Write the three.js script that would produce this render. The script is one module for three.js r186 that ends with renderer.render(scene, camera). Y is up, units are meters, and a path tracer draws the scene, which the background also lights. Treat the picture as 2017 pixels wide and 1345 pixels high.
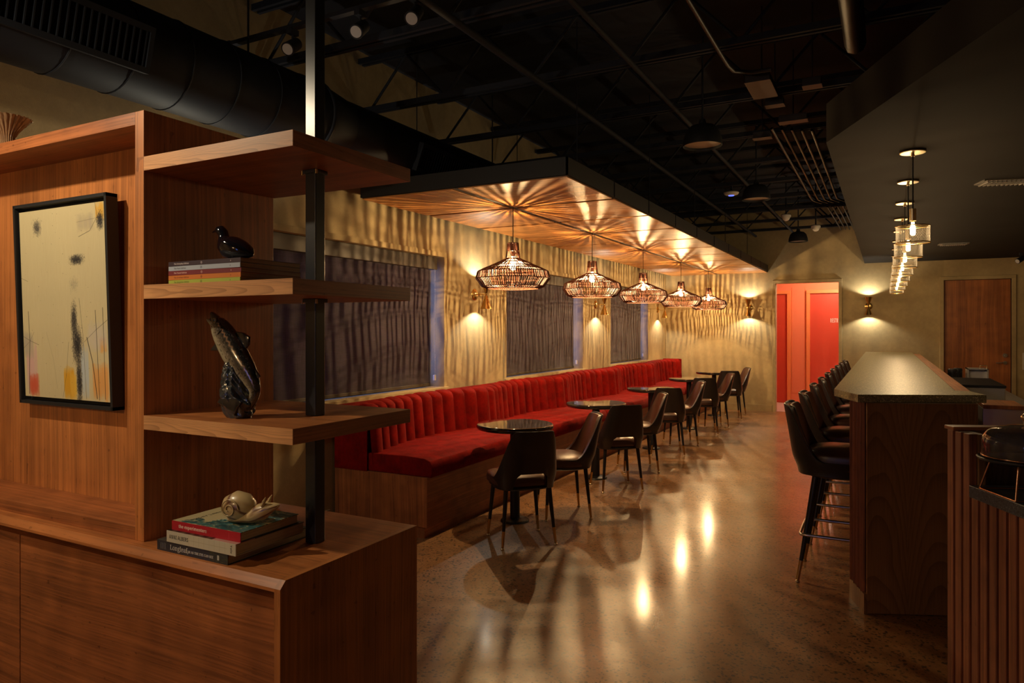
import * as THREE from 'three';
import { RoundedBoxGeometry } from 'three/addons/geometries/RoundedBoxGeometry.js';
import { mergeGeometries, toCreasedNormals, mergeVertices } from 'three/addons/utils/BufferGeometryUtils.js';
import { RectAreaLightUniformsLib } from 'three/addons/lights/RectAreaLightUniformsLib.js';

// ---------------------------------------------------------------- camera, sky, exposure
RectAreaLightUniformsLib.init();
const scene = new THREE.Scene();
const renderer = new THREE.WebGLRenderer({ antialias: true });
renderer.toneMapping = THREE.LinearToneMapping;
renderer.toneMappingExposure = 1.0;
renderer.shadowMap.enabled = true;
const camera = new THREE.PerspectiveCamera(2 * Math.atan(672.5 / 1377.2) * 180 / Math.PI, 2017 / 1345, 0.05, 60);
camera.position.set(0, 1.42, 0);
camera.rotation.set(0, 28.093 * Math.PI / 180, 0);
camera.setViewOffset(2017, 1345, 0, 25, 2017, 1345);
scene.add(camera);
scene.background = new THREE.Color().setRGB(0.48, 0.84, 2.6);          // dusk sky

// light colours (linear)
const C = (r, g, b) => new THREE.Color().setRGB(r, g, b);
const LAMP = { wicker: C(1, 0.66, 0.30), sconce: C(1, 0.93, 0.74), bar: C(1, 0.70, 0.36), hall: C(1, 0.80, 0.58), spotWarm: C(1, 0.82, 0.56), spotWhite: C(1, 0.86, 0.62) };
const POWER = { wicker: 5.2, sconce: 0.95, bar: 0.6, hall: 4.2, spotPainting: 5.0, wickerBehind: 5.6 };

// ---------------------------------------------------------------- helpers
const V = (x, y, z) => new THREE.Vector3(x, y, z);
const PI = Math.PI;
let seed = 12345;
const rnd = () => { seed = (seed + 0x6d2b79f5) | 0; let t = Math.imul(seed ^ (seed >>> 15), 1 | seed); t = (t + Math.imul(t ^ (t >>> 7), 61 | t)) ^ t; return ((t ^ (t >>> 14)) >>> 0) / 4294967296; };
const rr = (a, b) => a + (b - a) * rnd();
const taken = new Map();
const numbered = (n) => { const k = taken.get(n) || 0; taken.set(n, k + 1); return k ? `${n}_${String(k).padStart(3, '0')}` : n; };
function tag(o, label, category, group) { o.userData.label = label; o.userData.category = category; if (group) o.userData.group = group; return o; }
function thing(name, label, category, pos = [0, 0, 0], turn = 0, group) {
  const o = new THREE.Group(); o.name = numbered(name); o.position.set(...pos); o.rotation.y = turn; scene.add(o);
  return tag(o, label, category, group);
}
function part(name, geo, mat, parent, label) {
  const m = new THREE.Mesh(Array.isArray(geo) ? merge(geo) : geo, mat); m.name = name; m.castShadow = m.receiveShadow = true; parent.add(m);
  if (label) m.userData.label = label;
  return m;
}
function solo(name, geo, mat, label, category, group) { const m = part(numbered(name), geo, mat, scene); return tag(m, label, category, group); }
function struct(name, geo, mat) { const m = part(name, geo, mat, scene); m.userData.kind = 'structure'; return m; }
function structGroup(name) { const g = new THREE.Group(); g.name = name; g.userData.kind = 'structure'; scene.add(g); return g; }
function copyThing(src, label, pos, turn) { const c = src.clone(); c.name = numbered(src.name.replace(/_\d+$/, '')); c.userData = { ...src.userData, label }; c.position.set(...pos); if (turn !== undefined) c.rotation.set(0, turn, 0); scene.add(c); return c; }
function merge(list) {
  const gs = list.map((g) => {
    let n = g.index ? g.toNonIndexed() : g.clone();
    for (const k of Object.keys(n.attributes)) if (!['position', 'normal', 'uv'].includes(k)) n.deleteAttribute(k);
    if (!n.attributes.uv) n.setAttribute('uv', new THREE.BufferAttribute(new Float32Array(n.attributes.position.count * 2), 2));
    return n;
  });
  return mergeGeometries(gs);
}
// uv in metres from the faces' main directions; the texture's v runs along the grain
function boxUV(g, grain = 'y', ou = rnd() * 3, ov = rnd() * 3) {
  g = g.index ? g.toNonIndexed() : g;
  const p = g.attributes.position, uv = new Float32Array(p.count * 2), ax = { x: 0, y: 1, z: 2 }[grain];
  const a = V(0, 0, 0), b = V(0, 0, 0), c = V(0, 0, 0);
  for (let i = 0; i < p.count; i += 3) {
    a.fromBufferAttribute(p, i); b.fromBufferAttribute(p, i + 1); c.fromBufferAttribute(p, i + 2);
    const n = b.clone().sub(a).cross(c.clone().sub(a)); const m = [Math.abs(n.x), Math.abs(n.y), Math.abs(n.z)];
    const d = m.indexOf(Math.max(...m)); const rest = [0, 1, 2].filter((k) => k !== d);
    let vA = rest.includes(ax) ? ax : rest[1], uA = rest.find((k) => k !== vA);
    for (let k = 0; k < 3; k++) { const q = [p.getX(i + k), p.getY(i + k), p.getZ(i + k)]; uv[(i + k) * 2] = q[uA] + ou; uv[(i + k) * 2 + 1] = q[vA] + ov; }
  }
  g.setAttribute('uv', new THREE.BufferAttribute(uv, 2));
  return g;
}
// box between two corners, optional small rounding
function box(x0, x1, y0, y1, z0, z1, grain = 'y', r = 0) {
  const w = Math.abs(x1 - x0), h = Math.abs(y1 - y0), d = Math.abs(z1 - z0);
  const g = r ? new RoundedBoxGeometry(w, h, d, 1, r) : new THREE.BoxGeometry(w, h, d);
  g.translate((x0 + x1) / 2, (y0 + y1) / 2, (z0 + z1) / 2);
  return boxUV(g, grain);
}
function cyl(r0, r1, a, b, seg = 16, open = false) {   // from a (radius r0) to b (radius r1)
  const d = b.clone().sub(a), L = d.length(); const g = new THREE.CylinderGeometry(r1, r0, L, seg, 1, open);
  g.translate(0, L / 2, 0); g.applyQuaternion(new THREE.Quaternion().setFromUnitVectors(V(0, 1, 0), d.normalize())); g.translate(a.x, a.y, a.z);
  return g;
}
function tube(pts, r, seg = 8, div, closed = false) { return new THREE.TubeGeometry(new THREE.CatmullRomCurve3(pts, closed, 'catmullrom', 0.2), div || pts.length * 5, r, seg, closed); }
function lathe(pts, seg = 32) { return new THREE.LatheGeometry(pts.map((p) => new THREE.Vector2(p[0], p[1])), seg); }
// tube of elliptical sections along a bent axis: [x,y,z, half width along side, half width in the bending plane]
function loft(secs, seg = 20, side = V(0, 0, 1)) {
  const P = secs.map((s) => V(s[0], s[1], s[2])), pos = [], idx = [], uv = [];
  secs.forEach((s, i) => {
    const t = P[Math.min(i + 1, P.length - 1)].clone().sub(P[Math.max(i - 1, 0)]).normalize(); const n = side.clone().cross(t).normalize();
    for (let k = 0; k <= seg; k++) { const f = k / seg * 2 * PI; const q = P[i].clone().addScaledVector(side, s[3] * Math.cos(f)).addScaledVector(n, s[4] * Math.sin(f)); pos.push(q.x, q.y, q.z); uv.push(k / seg, i / (secs.length - 1)); }
  });
  for (let i = 0; i < secs.length - 1; i++) for (let k = 0; k < seg; k++) { const a = i * (seg + 1) + k, b = a + seg + 1; idx.push(a, b, a + 1, a + 1, b, b + 1); }
  const capA = pos.length / 3; pos.push(P[0].x, P[0].y, P[0].z); uv.push(0.5, 0); const capB = capA + 1; const e = P[P.length - 1]; pos.push(e.x, e.y, e.z); uv.push(0.5, 1);
  for (let k = 0; k < seg; k++) { idx.push(capA, k, k + 1); const o = (secs.length - 1) * (seg + 1); idx.push(capB, o + k + 1, o + k); }
  const g = new THREE.BufferGeometry(); g.setAttribute('position', new THREE.Float32BufferAttribute(pos, 3)); g.setAttribute('uv', new THREE.Float32BufferAttribute(uv, 2)); g.setIndex(idx);
  const w = mergeVertices(g.clone().deleteAttribute('uv') && (() => { const h = new THREE.BufferGeometry(); h.setAttribute('position', g.attributes.position); h.setIndex(idx); return h; })(), 1e-5); w.computeVertexNormals();
  return smoothBy(g);
}
function smoothBy(g) { // smooth normals across coincident points while keeping uv
  const p = g.attributes.position; g.computeVertexNormals(); const n = g.attributes.normal; const m = new Map();
  for (let i = 0; i < p.count; i++) { const k = [p.getX(i), p.getY(i), p.getZ(i)].map((v) => Math.round(v * 1e5)).join(); const e = m.get(k) || m.set(k, V(0, 0, 0)).get(k); e.add(V(n.getX(i), n.getY(i), n.getZ(i))); }
  for (let i = 0; i < p.count; i++) { const k = [p.getX(i), p.getY(i), p.getZ(i)].map((v) => Math.round(v * 1e5)).join(); const e = m.get(k).clone().normalize(); n.setXYZ(i, e.x, e.y, e.z); }
  return g;
}
function sheet(f, nu, nv) { // grid surface f(u,v) -> Vector3
  const pos = [], uv = [], idx = [];
  for (let j = 0; j <= nv; j++) for (let i = 0; i <= nu; i++) { const q = f(i / nu, j / nv); pos.push(q.x, q.y, q.z); uv.push(i / nu, j / nv); }
  for (let j = 0; j < nv; j++) for (let i = 0; i < nu; i++) { const a = j * (nu + 1) + i, b = a + nu + 1; idx.push(a, a + 1, b, a + 1, b + 1, b); }
  const g = new THREE.BufferGeometry(); g.setAttribute('position', new THREE.Float32BufferAttribute(pos, 3)); g.setAttribute('uv', new THREE.Float32BufferAttribute(uv, 2)); g.setIndex(idx); g.computeVertexNormals(); return g;
}
// closed slab between two grids
function slab(fa, fb, nu, nv, crease = 0.7) {
  const pos = [], idx = []; const add = (q) => { pos.push(q.x, q.y, q.z); return pos.length / 3 - 1; }; const A = [], B = [];
  for (let j = 0; j <= nv; j++) for (let i = 0; i <= nu; i++) { A.push(add(fa(i / nu, j / nv))); B.push(add(fb(i / nu, j / nv))); }
  const at = (j, i) => j * (nu + 1) + i; const quad = (a, b, c, d) => idx.push(a, b, c, a, c, d);
  for (let j = 0; j < nv; j++) for (let i = 0; i < nu; i++) { quad(A[at(j, i)], A[at(j, i + 1)], A[at(j + 1, i + 1)], A[at(j + 1, i)]); quad(B[at(j, i)], B[at(j + 1, i)], B[at(j + 1, i + 1)], B[at(j, i + 1)]); }
  for (let i = 0; i < nu; i++) { quad(A[at(0, i)], B[at(0, i)], B[at(0, i + 1)], A[at(0, i + 1)]); quad(A[at(nv, i)], A[at(nv, i + 1)], B[at(nv, i + 1)], B[at(nv, i)]); }
  for (let j = 0; j < nv; j++) { quad(A[at(j, 0)], A[at(j + 1, 0)], B[at(j + 1, 0)], B[at(j, 0)]); quad(A[at(j, nu)], B[at(j, nu)], B[at(j + 1, nu)], A[at(j + 1, nu)]); }
  const g = new THREE.BufferGeometry(); g.setAttribute('position', new THREE.Float32BufferAttribute(pos, 3)); g.setIndex(idx);
  return boxUV(toCreasedNormals(g, crease), 'y');
}
function prism(pts, y0, y1, grain = 'y', bevel = 0) { // plan polygon given as [x, depth]
  const s = new THREE.Shape(); pts.forEach((p, i) => (i ? s.lineTo(p[0], p[1]) : s.moveTo(p[0], p[1])));
  const g = new THREE.ExtrudeGeometry(s, { depth: y1 - y0 - 2 * bevel, bevelEnabled: bevel > 0, bevelSize: bevel, bevelOffset: -bevel, bevelThickness: bevel, bevelSegments: 1 });
  g.rotateX(-PI / 2); g.translate(0, y0 + bevel, 0); return boxUV(g, grain);
}
const smooth = (a, b, x) => { const t = Math.min(1, Math.max(0, (x - a) / (b - a))); return t * t * (3 - 2 * t); };

// ---------------------------------------------------------------- textures
function hash2(x, y, s) { let h = Math.imul(x, 374761393) + Math.imul(y, 668265263) + Math.imul(s, 974634599); h = Math.imul(h ^ (h >>> 13), 1274126177); return ((h ^ (h >>> 16)) >>> 0) / 4294967296; }
function pnoise(u, v, fu, fv, s) { // periodic value noise, u,v in 0..1, fu x fv cells
  const x = u * fu, y = v * fv, xi = Math.floor(x), yi = Math.floor(y); let a = x - xi, b = y - yi; a = a * a * (3 - 2 * a); b = b * b * (3 - 2 * b);
  const w = (i, j) => hash2(((i % fu) + fu) % fu, ((j % fv) + fv) % fv, s);
  return (w(xi, yi) * (1 - a) + w(xi + 1, yi) * a) * (1 - b) + (w(xi, yi + 1) * (1 - a) + w(xi + 1, yi + 1) * a) * b;
}
function dataTex(w, h, f, srgb = true, mw = 1, mh = 1) {
  const d = new Uint8Array(w * h * 4);
  for (let y = 0; y < h; y++) for (let x = 0; x < w; x++) { const c = f(x / w, y / h, x, y), i = (y * w + x) * 4; d[i] = Math.max(0, Math.min(255, c[0])); d[i + 1] = Math.max(0, Math.min(255, c[1])); d[i + 2] = Math.max(0, Math.min(255, c[2])); d[i + 3] = 255; }
  const t = new THREE.DataTexture(d, w, h); t.wrapS = t.wrapT = THREE.RepeatWrapping; t.magFilter = THREE.LinearFilter; t.minFilter = THREE.LinearMipmapLinearFilter; t.generateMipmaps = true;
  if (srgb) t.colorSpace = THREE.SRGBColorSpace; t.repeat.set(1 / mw, 1 / mh); t.needsUpdate = true; return t;
}
function canvasTex(w, h, draw) { const c = document.createElement('canvas'); c.width = w; c.height = h; draw(c.getContext('2d'), w, h); const t = new THREE.CanvasTexture(c); t.colorSpace = THREE.SRGBColorSpace; t.magFilter = THREE.LinearFilter; return t; }

const STRIPS = [0, 0.13, 0.31, 0.47, 0.62, 0.81, 1];
function woodTex(base, amp, s, mw = 0.9, mh = 2.0, strips = 1) {
  return dataTex(768, 1024, (u, v) => {
    let k = 0; while (k < 5 && u > STRIPS[k + 1]) k++;
    const tone = (hash2(k, s, 7) - 0.5) * 0.12 * strips;
    const wob = (pnoise(u, v, 3, 4, s + 1) - 0.5) * 0.03, uu = u + wob;
    const fine = pnoise(uu, v, 190, 6, s + 2) - 0.5, mid = pnoise(uu, v, 42, 3, s + 3) - 0.5, fig = pnoise(u, v, 9, 26, s + 4) - 0.5;
    const pore = pnoise(uu, v, 300, 40, s + 5) > 0.86 ? -0.10 : 0;
    const fl = pnoise(u, v, 30, 60, s + 9) > 0.965 ? -0.16 : 0;
    const m = 1 + tone + amp * (fine * 0.20 + mid * 0.15 + fig * 0.12) + pore * amp + fl * amp;
    return [base[0] * m, base[1] * (m * 1.1 - 0.1), base[2] * (m * 1.15 - 0.15)];
  }, true, mw, mh);
}
function cathedralTex(base, amp, s, mw, mh, rings = 9) { // flat-sawn arches
  return dataTex(512, 1024, (u, v) => {
    const n = pnoise(u, v, 4, 5, s) - 0.5, n2 = pnoise(u, v, 12, 14, s + 1) - 0.5; const cols = 2, c = ((u * cols) % 1) - 0.5 + n * 0.1;
    const t = (4.2 * c * c * c * c + 2.2 * c * c) * 5 + v * rings + n * 1.3 + n2 * 0.25; const f = (t % 1 + 1) % 1; const line = Math.pow(f, 3);
    const fine = pnoise(u, v, 200, 12, s + 2) - 0.5; const m = 1 - amp * (line * 0.17 - 0.05) + fine * 0.12 + n * 0.12;
    return [base[0] * m, base[1] * (m * 1.12 - 0.12), base[2] * (m * 1.2 - 0.2)];
  }, true, mw, mh);
}
const T = {
  cherry: woodTex([182, 114, 62], 1.0, 11), cherryH: woodTex([160, 95, 53], 1.15, 23, 0.7, 1.6), shelf: woodTex([174, 107, 59], 1.0, 31, 0.8, 1.6, 0.5),
  edge: cathedralTex([206, 150, 100], 1.1, 41, 0.12, 0.60, 4), ply: woodTex([196, 132, 70], 1.1, 51, 1.0, 1.6, 0.6),
  walnut: cathedralTex([136, 96, 58], 1.1, 61, 0.62, 1.3, 9), slat: woodTex([146, 86, 54], 1.2, 71, 0.35, 1.4), door: woodTex([158, 94, 48], 1.1, 81, 1.0, 2.0, 0.7),
};
// polished concrete: dark and pale aggregate in a brown-grey paste
const floorTex = (() => {
  const N = 2048, S = 2.2, buf = new Float32Array(N * N * 3);
  for (let y = 0; y < N; y++) for (let x = 0; x < N; x++) { const u = x / N, v = y / N, i = (y * N + x) * 3; const m = 0.86 + 0.16 * pnoise(u, v, 8, 8, 1) + 0.12 * pnoise(u, v, 40, 40, 2) + 0.12 * pnoise(u, v, 260, 260, 3); buf[i] = 132 * m; buf[i + 1] = 95 * m; buf[i + 2] = 62 * m; }
  const spot = (cx, cy, r, e, a, col, k) => { const R = Math.ceil(r * 1.6), ca = Math.cos(a), sa = Math.sin(a); for (let dy = -R; dy <= R; dy++) for (let dx = -R; dx <= R; dx++) { const p = dx * ca + dy * sa, q = (-dx * sa + dy * ca) / e; const d = Math.sqrt(p * p + q * q) + (hash2(dx, dy, r | 0) - 0.5) * 1.2; if (d < r) { const i = ((((cy + dy) % N) + N) % N * N + (((cx + dx) % N) + N) % N) * 3, w = k * smooth(r, r - 1.5, d); for (let c = 0; c < 3; c++) buf[i + c] += (col[c] - buf[i + c]) * w; } } };
  const cols = [[40, 33, 29], [30, 28, 28], [56, 44, 34], [82, 60, 42], [150, 124, 92], [48, 40, 38]];
  for (let k = 0; k < 30000; k++) { const b = rnd(); const c = b < 0.62 ? cols[(rnd() * 3) | 0] : cols[3 + ((rnd() * 3) | 0)]; spot((rnd() * N) | 0, (rnd() * N) | 0, 1.3 + 8.0 * Math.pow(rnd(), 2.6), rr(0.4, 0.95), rnd() * PI, c, rr(0.45, 0.9)); }
  return dataTex(N, N, (u, v, x, y) => { const i = (y * N + x) * 3; return [buf[i], buf[i + 1], buf[i + 2]]; }, true, S, S);
})();
const floorRough = dataTex(512, 512, (u, v) => { const m = 150 * (0.72 + 0.30 * pnoise(u, v, 10, 10, 4) + 0.22 * pnoise(u, v, 60, 60, 5) + 0.18 * pnoise(u, v, 220, 220, 6)); return [m, m, m]; }, false, 2.2, 2.2);
const plaster = dataTex(512, 512, (u, v) => { const m = 0.92 + 0.06 * pnoise(u, v, 6, 6, 8) + 0.05 * pnoise(u, v, 40, 40, 9) + 0.04 * pnoise(u, v, 200, 200, 10); return [174 * m, 153 * m, 112 * m]; }, true, 1.6, 1.6);
const grit = dataTex(256, 256, (u, v) => { const m = 255 * (0.5 * pnoise(u, v, 60, 60, 12) + 0.5 * pnoise(u, v, 128, 128, 13)); return [m, m, m]; }, false, 0.12, 0.12);
const stoneTex = dataTex(512, 512, (u, v) => { let m = 0.9 + 0.2 * pnoise(u, v, 60, 60, 14); const a = pnoise(u, v, 120, 120, 15), b = pnoise(u, v, 170, 170, 16); if (a > 0.78) m *= 1.5; if (b < 0.2) m *= 0.5; return [142 * m, 130 * m, 92 * m]; }, true, 0.5, 0.5);
const darkStoneTex = dataTex(512, 512, (u, v) => { let m = 0.9 + 0.2 * pnoise(u, v, 60, 60, 24); const a = pnoise(u, v, 90, 90, 25), b = pnoise(u, v, 120, 120, 26); if (a > 0.8) m *= 1.45; if (b < 0.22) m *= 0.35; return [70 * m, 72 * m, 76 * m]; }, true, 0.3, 0.3);
const velvetTex = dataTex(512, 512, (u, v) => { const m = 0.82 + 0.26 * pnoise(u, v, 9, 9, 31) + 0.16 * pnoise(u, v, 40, 36, 32) + 0.08 * pnoise(u, v, 220, 220, 33); return [112 * m, 12 * m, 5 * m]; }, true, 0.6, 0.6);
const weaveTex = dataTex(512, 512, (u, v) => { const m = 0.72 + 0.30 * pnoise(u, v, 240, 10, 34) + 0.22 * pnoise(u, v, 14, 220, 35) + 0.1 * pnoise(u, v, 5, 5, 36); return [72 * m, 56 * m, 70 * m]; }, true, 0.5, 0.5);
const leatherBump = dataTex(256, 256, (u, v) => { const m = 255 * (0.6 * pnoise(u, v, 50, 50, 41) + 0.4 * pnoise(u, v, 110, 110, 42)); return [m, m, m]; }, false, 0.15, 0.15);

// ---------------------------------------------------------------- materials
const std = (o) => new THREE.MeshStandardMaterial(o), phy = (o) => new THREE.MeshPhysicalMaterial(o);
const M = {
  cherry: phy({ map: T.cherry, roughness: 0.42, clearcoat: 0.25, clearcoatRoughness: 0.25 }), cherryH: phy({ map: T.cherryH, roughness: 0.45, clearcoat: 0.2, clearcoatRoughness: 0.3 }),
  shelf: phy({ map: T.shelf, roughness: 0.4, clearcoat: 0.15, clearcoatRoughness: 0.25 }), edge: phy({ map: T.edge, roughness: 0.45, clearcoat: 0.2, clearcoatRoughness: 0.3 }),
  ply: phy({ map: T.ply, roughness: 0.4 }), walnut: std({ map: T.walnut, roughness: 0.5 }), slat: std({ map: T.slat, roughness: 0.5 }),
  bench: std({ map: T.cherryH, roughness: 0.5 }), door: std({ map: T.door, roughness: 0.42 }),
  wall: std({ map: plaster, roughness: 0.85, bumpMap: grit, bumpScale: 0.0006 }), deck: std({ color: C(0.010, 0.012, 0.021), roughness: 0.8 }),
  blackSteel: phy({ color: C(0.016, 0.018, 0.024), roughness: 0.3, specularIntensity: 1, clearcoat: 0.6, clearcoatRoughness: 0.28 }), blackMatte: std({ color: C(0.012, 0.012, 0.014), roughness: 0.6 }), duct: phy({ color: C(0.012, 0.016, 0.025), roughness: 0.62, specularIntensity: 0.5 }),
  pipe: std({ color: C(0.036, 0.029, 0.026), roughness: 0.45, metalness: 0.3 }), soffit: phy({ color: C(0.026, 0.021, 0.017), roughness: 0.9, specularIntensity: 0.3 }),
  floor: phy({ map: floorTex, vertexColors: true, roughness: 0.62, roughnessMap: floorRough, clearcoat: 0.42, clearcoatRoughness: 0.15 }),
  stone: phy({ map: stoneTex, roughness: 0.42 }), darkStone: phy({ map: darkStoneTex, roughness: 0.4, clearcoat: 0.3, clearcoatRoughness: 0.2 }),
  velvet: phy({ map: velvetTex, roughness: 0.9, specularIntensity: 0.25, sheen: 0.12, sheenColor: C(0.9, 0.08, 0.04), sheenRoughness: 0.45 }),
  shade: phy({ map: weaveTex, roughness: 1, transmission: 0.5, thickness: 0, side: THREE.DoubleSide }), valance: std({ color: C(0.055, 0.038, 0.024), roughness: 0.6 }),
  glass: phy({ color: C(0.95, 0.97, 1), roughness: 0.02, transmission: 1, thickness: 0 }), winFrame: std({ color: C(0.09, 0.085, 0.08), roughness: 0.5, metalness: 0.4 }),
  brass: std({ color: C(0.62, 0.42, 0.16), roughness: 0.27, metalness: 1 }), brassPale: std({ color: C(0.72, 0.56, 0.34), roughness: 0.3, metalness: 1 }), chrome: std({ color: C(0.62, 0.58, 0.53), roughness: 0.28, metalness: 1 }), steel: std({ color: C(0.62, 0.60, 0.57), roughness: 0.4, metalness: 1 }),
  leather: phy({ color: C(0.016, 0.013, 0.013), roughness: 0.36, clearcoat: 0.3, clearcoatRoughness: 0.25, bumpMap: leatherBump, bumpScale: 0.0003 }), leatherBrown: phy({ color: C(0.075, 0.032, 0.020), roughness: 0.34, clearcoat: 0.35, clearcoatRoughness: 0.25, bumpMap: leatherBump, bumpScale: 0.0003 }),
  tableTop: phy({ color: C(0.018, 0.016, 0.016), roughness: 0.06, clearcoat: 0.8, clearcoatRoughness: 0.03 }), black: std({ color: C(0.012, 0.012, 0.014), roughness: 0.35 }),
  cane: std({ color: C(0.105, 0.034, 0.018), roughness: 0.55 }), cord: std({ color: C(0.01, 0.01, 0.01), roughness: 0.6 }),
  bulb: std({ color: C(1, 0.9, 0.7), emissive: C(1, 0.72, 0.36), emissiveIntensity: 26, roughness: 0.3 }), bulbBar: std({ color: C(1, 0.9, 0.7), emissive: C(1, 0.74, 0.40), emissiveIntensity: 14, roughness: 0.3 }), bulbSconce: std({ color: C(1, 1, 0.9), emissive: C(1, 0.92, 0.68), emissiveIntensity: 6, roughness: 0.4 }),
  red: std({ color: C(0.56, 0.055, 0.022), roughness: 0.5 }), coral: std({ color: C(0.76, 0.22, 0.10), roughness: 0.7 }), coralTrim: std({ color: C(0.80, 0.25, 0.075), roughness: 0.45 }), paleTile: std({ color: C(0.62, 0.58, 0.52), roughness: 0.35 }),
  meshWire: std({ color: C(0.075, 0.062, 0.045), roughness: 0.55, metalness: 0.3 }),
  white: std({ color: C(0.72, 0.69, 0.62), roughness: 0.45 }), cream: std({ color: C(0.70, 0.66, 0.46), roughness: 0.6 }), grey: std({ color: C(0.16, 0.16, 0.165), roughness: 0.4 }),
};

// ================================================================ SETTING
const WX = -3.56, FZ = -12.69, RX = 3.6, BZ = 3.6, DECK = 3.55, TH = 0.2;
// floor, with broad mottling of the slab
{
  const g = new THREE.PlaneGeometry(RX - WX + 0.4, BZ - FZ + 0.2, 60, 120); g.rotateX(-PI / 2); g.translate((RX + WX) / 2, 0, (BZ + FZ) / 2);
  const p = g.attributes.position, col = new Float32Array(p.count * 3), uv = g.attributes.uv;
  for (let i = 0; i < p.count; i++) { const x = p.getX(i), z = p.getZ(i); uv.setXY(i, x, z); const n = 0.80 + 0.22 * pnoise((x + 8) / 16, (z + 16) / 32, 12, 24, 51) + 0.16 * pnoise((x + 8) / 16, (z + 16) / 32, 34, 66, 52); col[i * 3] = n; col[i * 3 + 1] = n * 0.99; col[i * 3 + 2] = n * 0.97; }
  g.setAttribute('color', new THREE.BufferAttribute(col, 3));
  struct('floor', g, M.floor);
  struct('floor_slab', box(WX - TH, RX + TH, -0.2, -0.01, FZ - 2.6, BZ + TH), M.deck);
}
// left wall with three window openings
const WINS = [[3.2, 5.332], [6.52, 8.653], [9.709, 11.542]], WY0 = 0.89, WY1 = 2.072;
{
  const gs = [box(WX - TH, WX, 0, WY0, FZ - 0.2, BZ + TH), box(WX - TH, WX, WY1, DECK, FZ - 0.2, BZ + TH)];
  let d = -BZ - TH; for (const [a, b] of WINS) { gs.push(box(WX - TH, WX, WY0, WY1, -a, -d)); d = b; } gs.push(box(WX - TH, WX, WY0, WY1, FZ - 0.2, -d));
  struct('wall_left', gs, M.wall);
}
// far wall with the restroom passage and a door
const OPX0 = -1.654, OPX1 = -0.676, OPY = 2.195, DRX0 = 0.80, DRX1 = 1.66, DRY = 2.17;
struct('wall_far', [box(WX, OPX0, 0, DECK, FZ - 0.14, FZ), box(OPX0, OPX1, OPY, DECK, FZ - 0.14, FZ), box(OPX1, DRX0, 0, DECK, FZ - 0.14, FZ), box(DRX0, DRX1, DRY, DECK, FZ - 0.14, FZ), box(DRX1, RX + TH, 0, DECK, FZ - 0.14, FZ)], M.wall);
struct('wall_right', box(RX, RX + TH, 0, DECK, FZ, BZ + TH), M.wall);
struct('wall_rear', [box(WX, -1.5, 0, DECK, BZ, BZ + TH), box(-0.7, RX, 0, DECK, BZ, BZ + TH), box(-1.5, -0.7, 0, 0.9, BZ, BZ + TH), box(-1.5, -0.7, 2.1, DECK, BZ, BZ + TH)], M.wall);
// shop window behind the camera
{ const w = structGroup('window_4'); part('pane', box(-1.5, -0.7, 0.9, 2.1, BZ + 0.10, BZ + 0.106), M.glass, w); for (const x of [-1.47, -1.1, -0.73]) part('mullion', box(x - 0.03, x + 0.03, 0.9, 2.1, BZ + 0.07, BZ + 0.13), M.winFrame, w); }
// windows with roller shades
WINS.forEach(([a, b], i) => {
  const w = structGroup('window_' + (i + 1)); const x = WX;
  part('pane', box(x - 0.165, x - 0.160, WY0, WY1, -b, -a), M.glass, w);
  for (const [p, q, r, s] of [[WY0, WY0 + 0.04, a, b], [WY1 - 0.04, WY1, a, b], [WY0, WY1, a, a + 0.012], [WY0, WY1, b - 0.012, b], [WY0, WY1, (a + b) / 2 - 0.02, (a + b) / 2 + 0.02]]) part('sash_bar', box(x - 0.18, x - 0.145, p, q, -s, -r), M.winFrame, w);
  const k = 0.045, o = 0.014;
  for (const [p, q, r, s] of [[WY1, WY1 + k, a - k, b + k], [WY0, WY1, a - k, a], [WY0, WY1, b, b + k]]) part('casing', box(x - 0.005, x + o, p, q, -s, -r, 'y', 0.003), M.wall, w);
  part('sill', box(x - 0.14, x + 0.035, WY0 - 0.028, WY0 + 0.002, -b - 0.05, -a + 0.05, 'y', 0.004), M.wall, w);
  const WL = ['first, widest roller shade, next to the wooden shelving unit', 'second roller shade along the wall, behind the bench', 'third roller shade along the wall, nearest the far corner'][i];
  const s = thing('roller_shade', 'dark brown woven ' + WL, 'window shade', [x - 0.085, WY0, -(a + b) / 2], 0, 'roller shades in the windows');
  const L = b - a, e = 0.10;
  part('fabric', box(-0.001, 0.001, 0.035, WY1 - WY0 - 0.02, -L / 2 + e, L / 2 - 0.03), M.shade, s);
  part('hem_bar', box(-0.009, 0.009, 0.012, 0.04, -L / 2 + e, L / 2 - 0.03, 'y', 0.004), M.valance, s);
  part('valance', box(-0.045, 0.045, WY1 - WY0 - 0.115, WY1 - WY0 - 0.002, -L / 2 + 0.03, L / 2 - 0.005, 'y', 0.004), M.valance, s);
  const ch = []; for (let y = 0.10; y < 1.08; y += 0.014) ch.push(new THREE.SphereGeometry(0.0034, 6, 4).translate(0.028, y, -L / 2 + 0.045)); 
  part('bead_chain', ch, M.white, s); part('chain_tensioner', box(0.012, 0.034, 0.06, 0.11, -L / 2 + 0.036, -L / 2 + 0.056, 'y', 0.003), M.white, s);
});
// baseboards
struct('baseboard_far', [box(WX, OPX0 - 0.06, 0, 0.11, FZ, FZ + 0.012), box(OPX1 + 0.06, DRX0 - 0.07, 0, 0.11, FZ, FZ + 0.012), box(DRX1 + 0.07, RX, 0, 0.11, FZ, FZ + 0.012)], M.wall);
struct('baseboard_left', box(WX, WX + 0.012, 0, 0.11, -3.85, BZ), M.wall);
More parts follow.
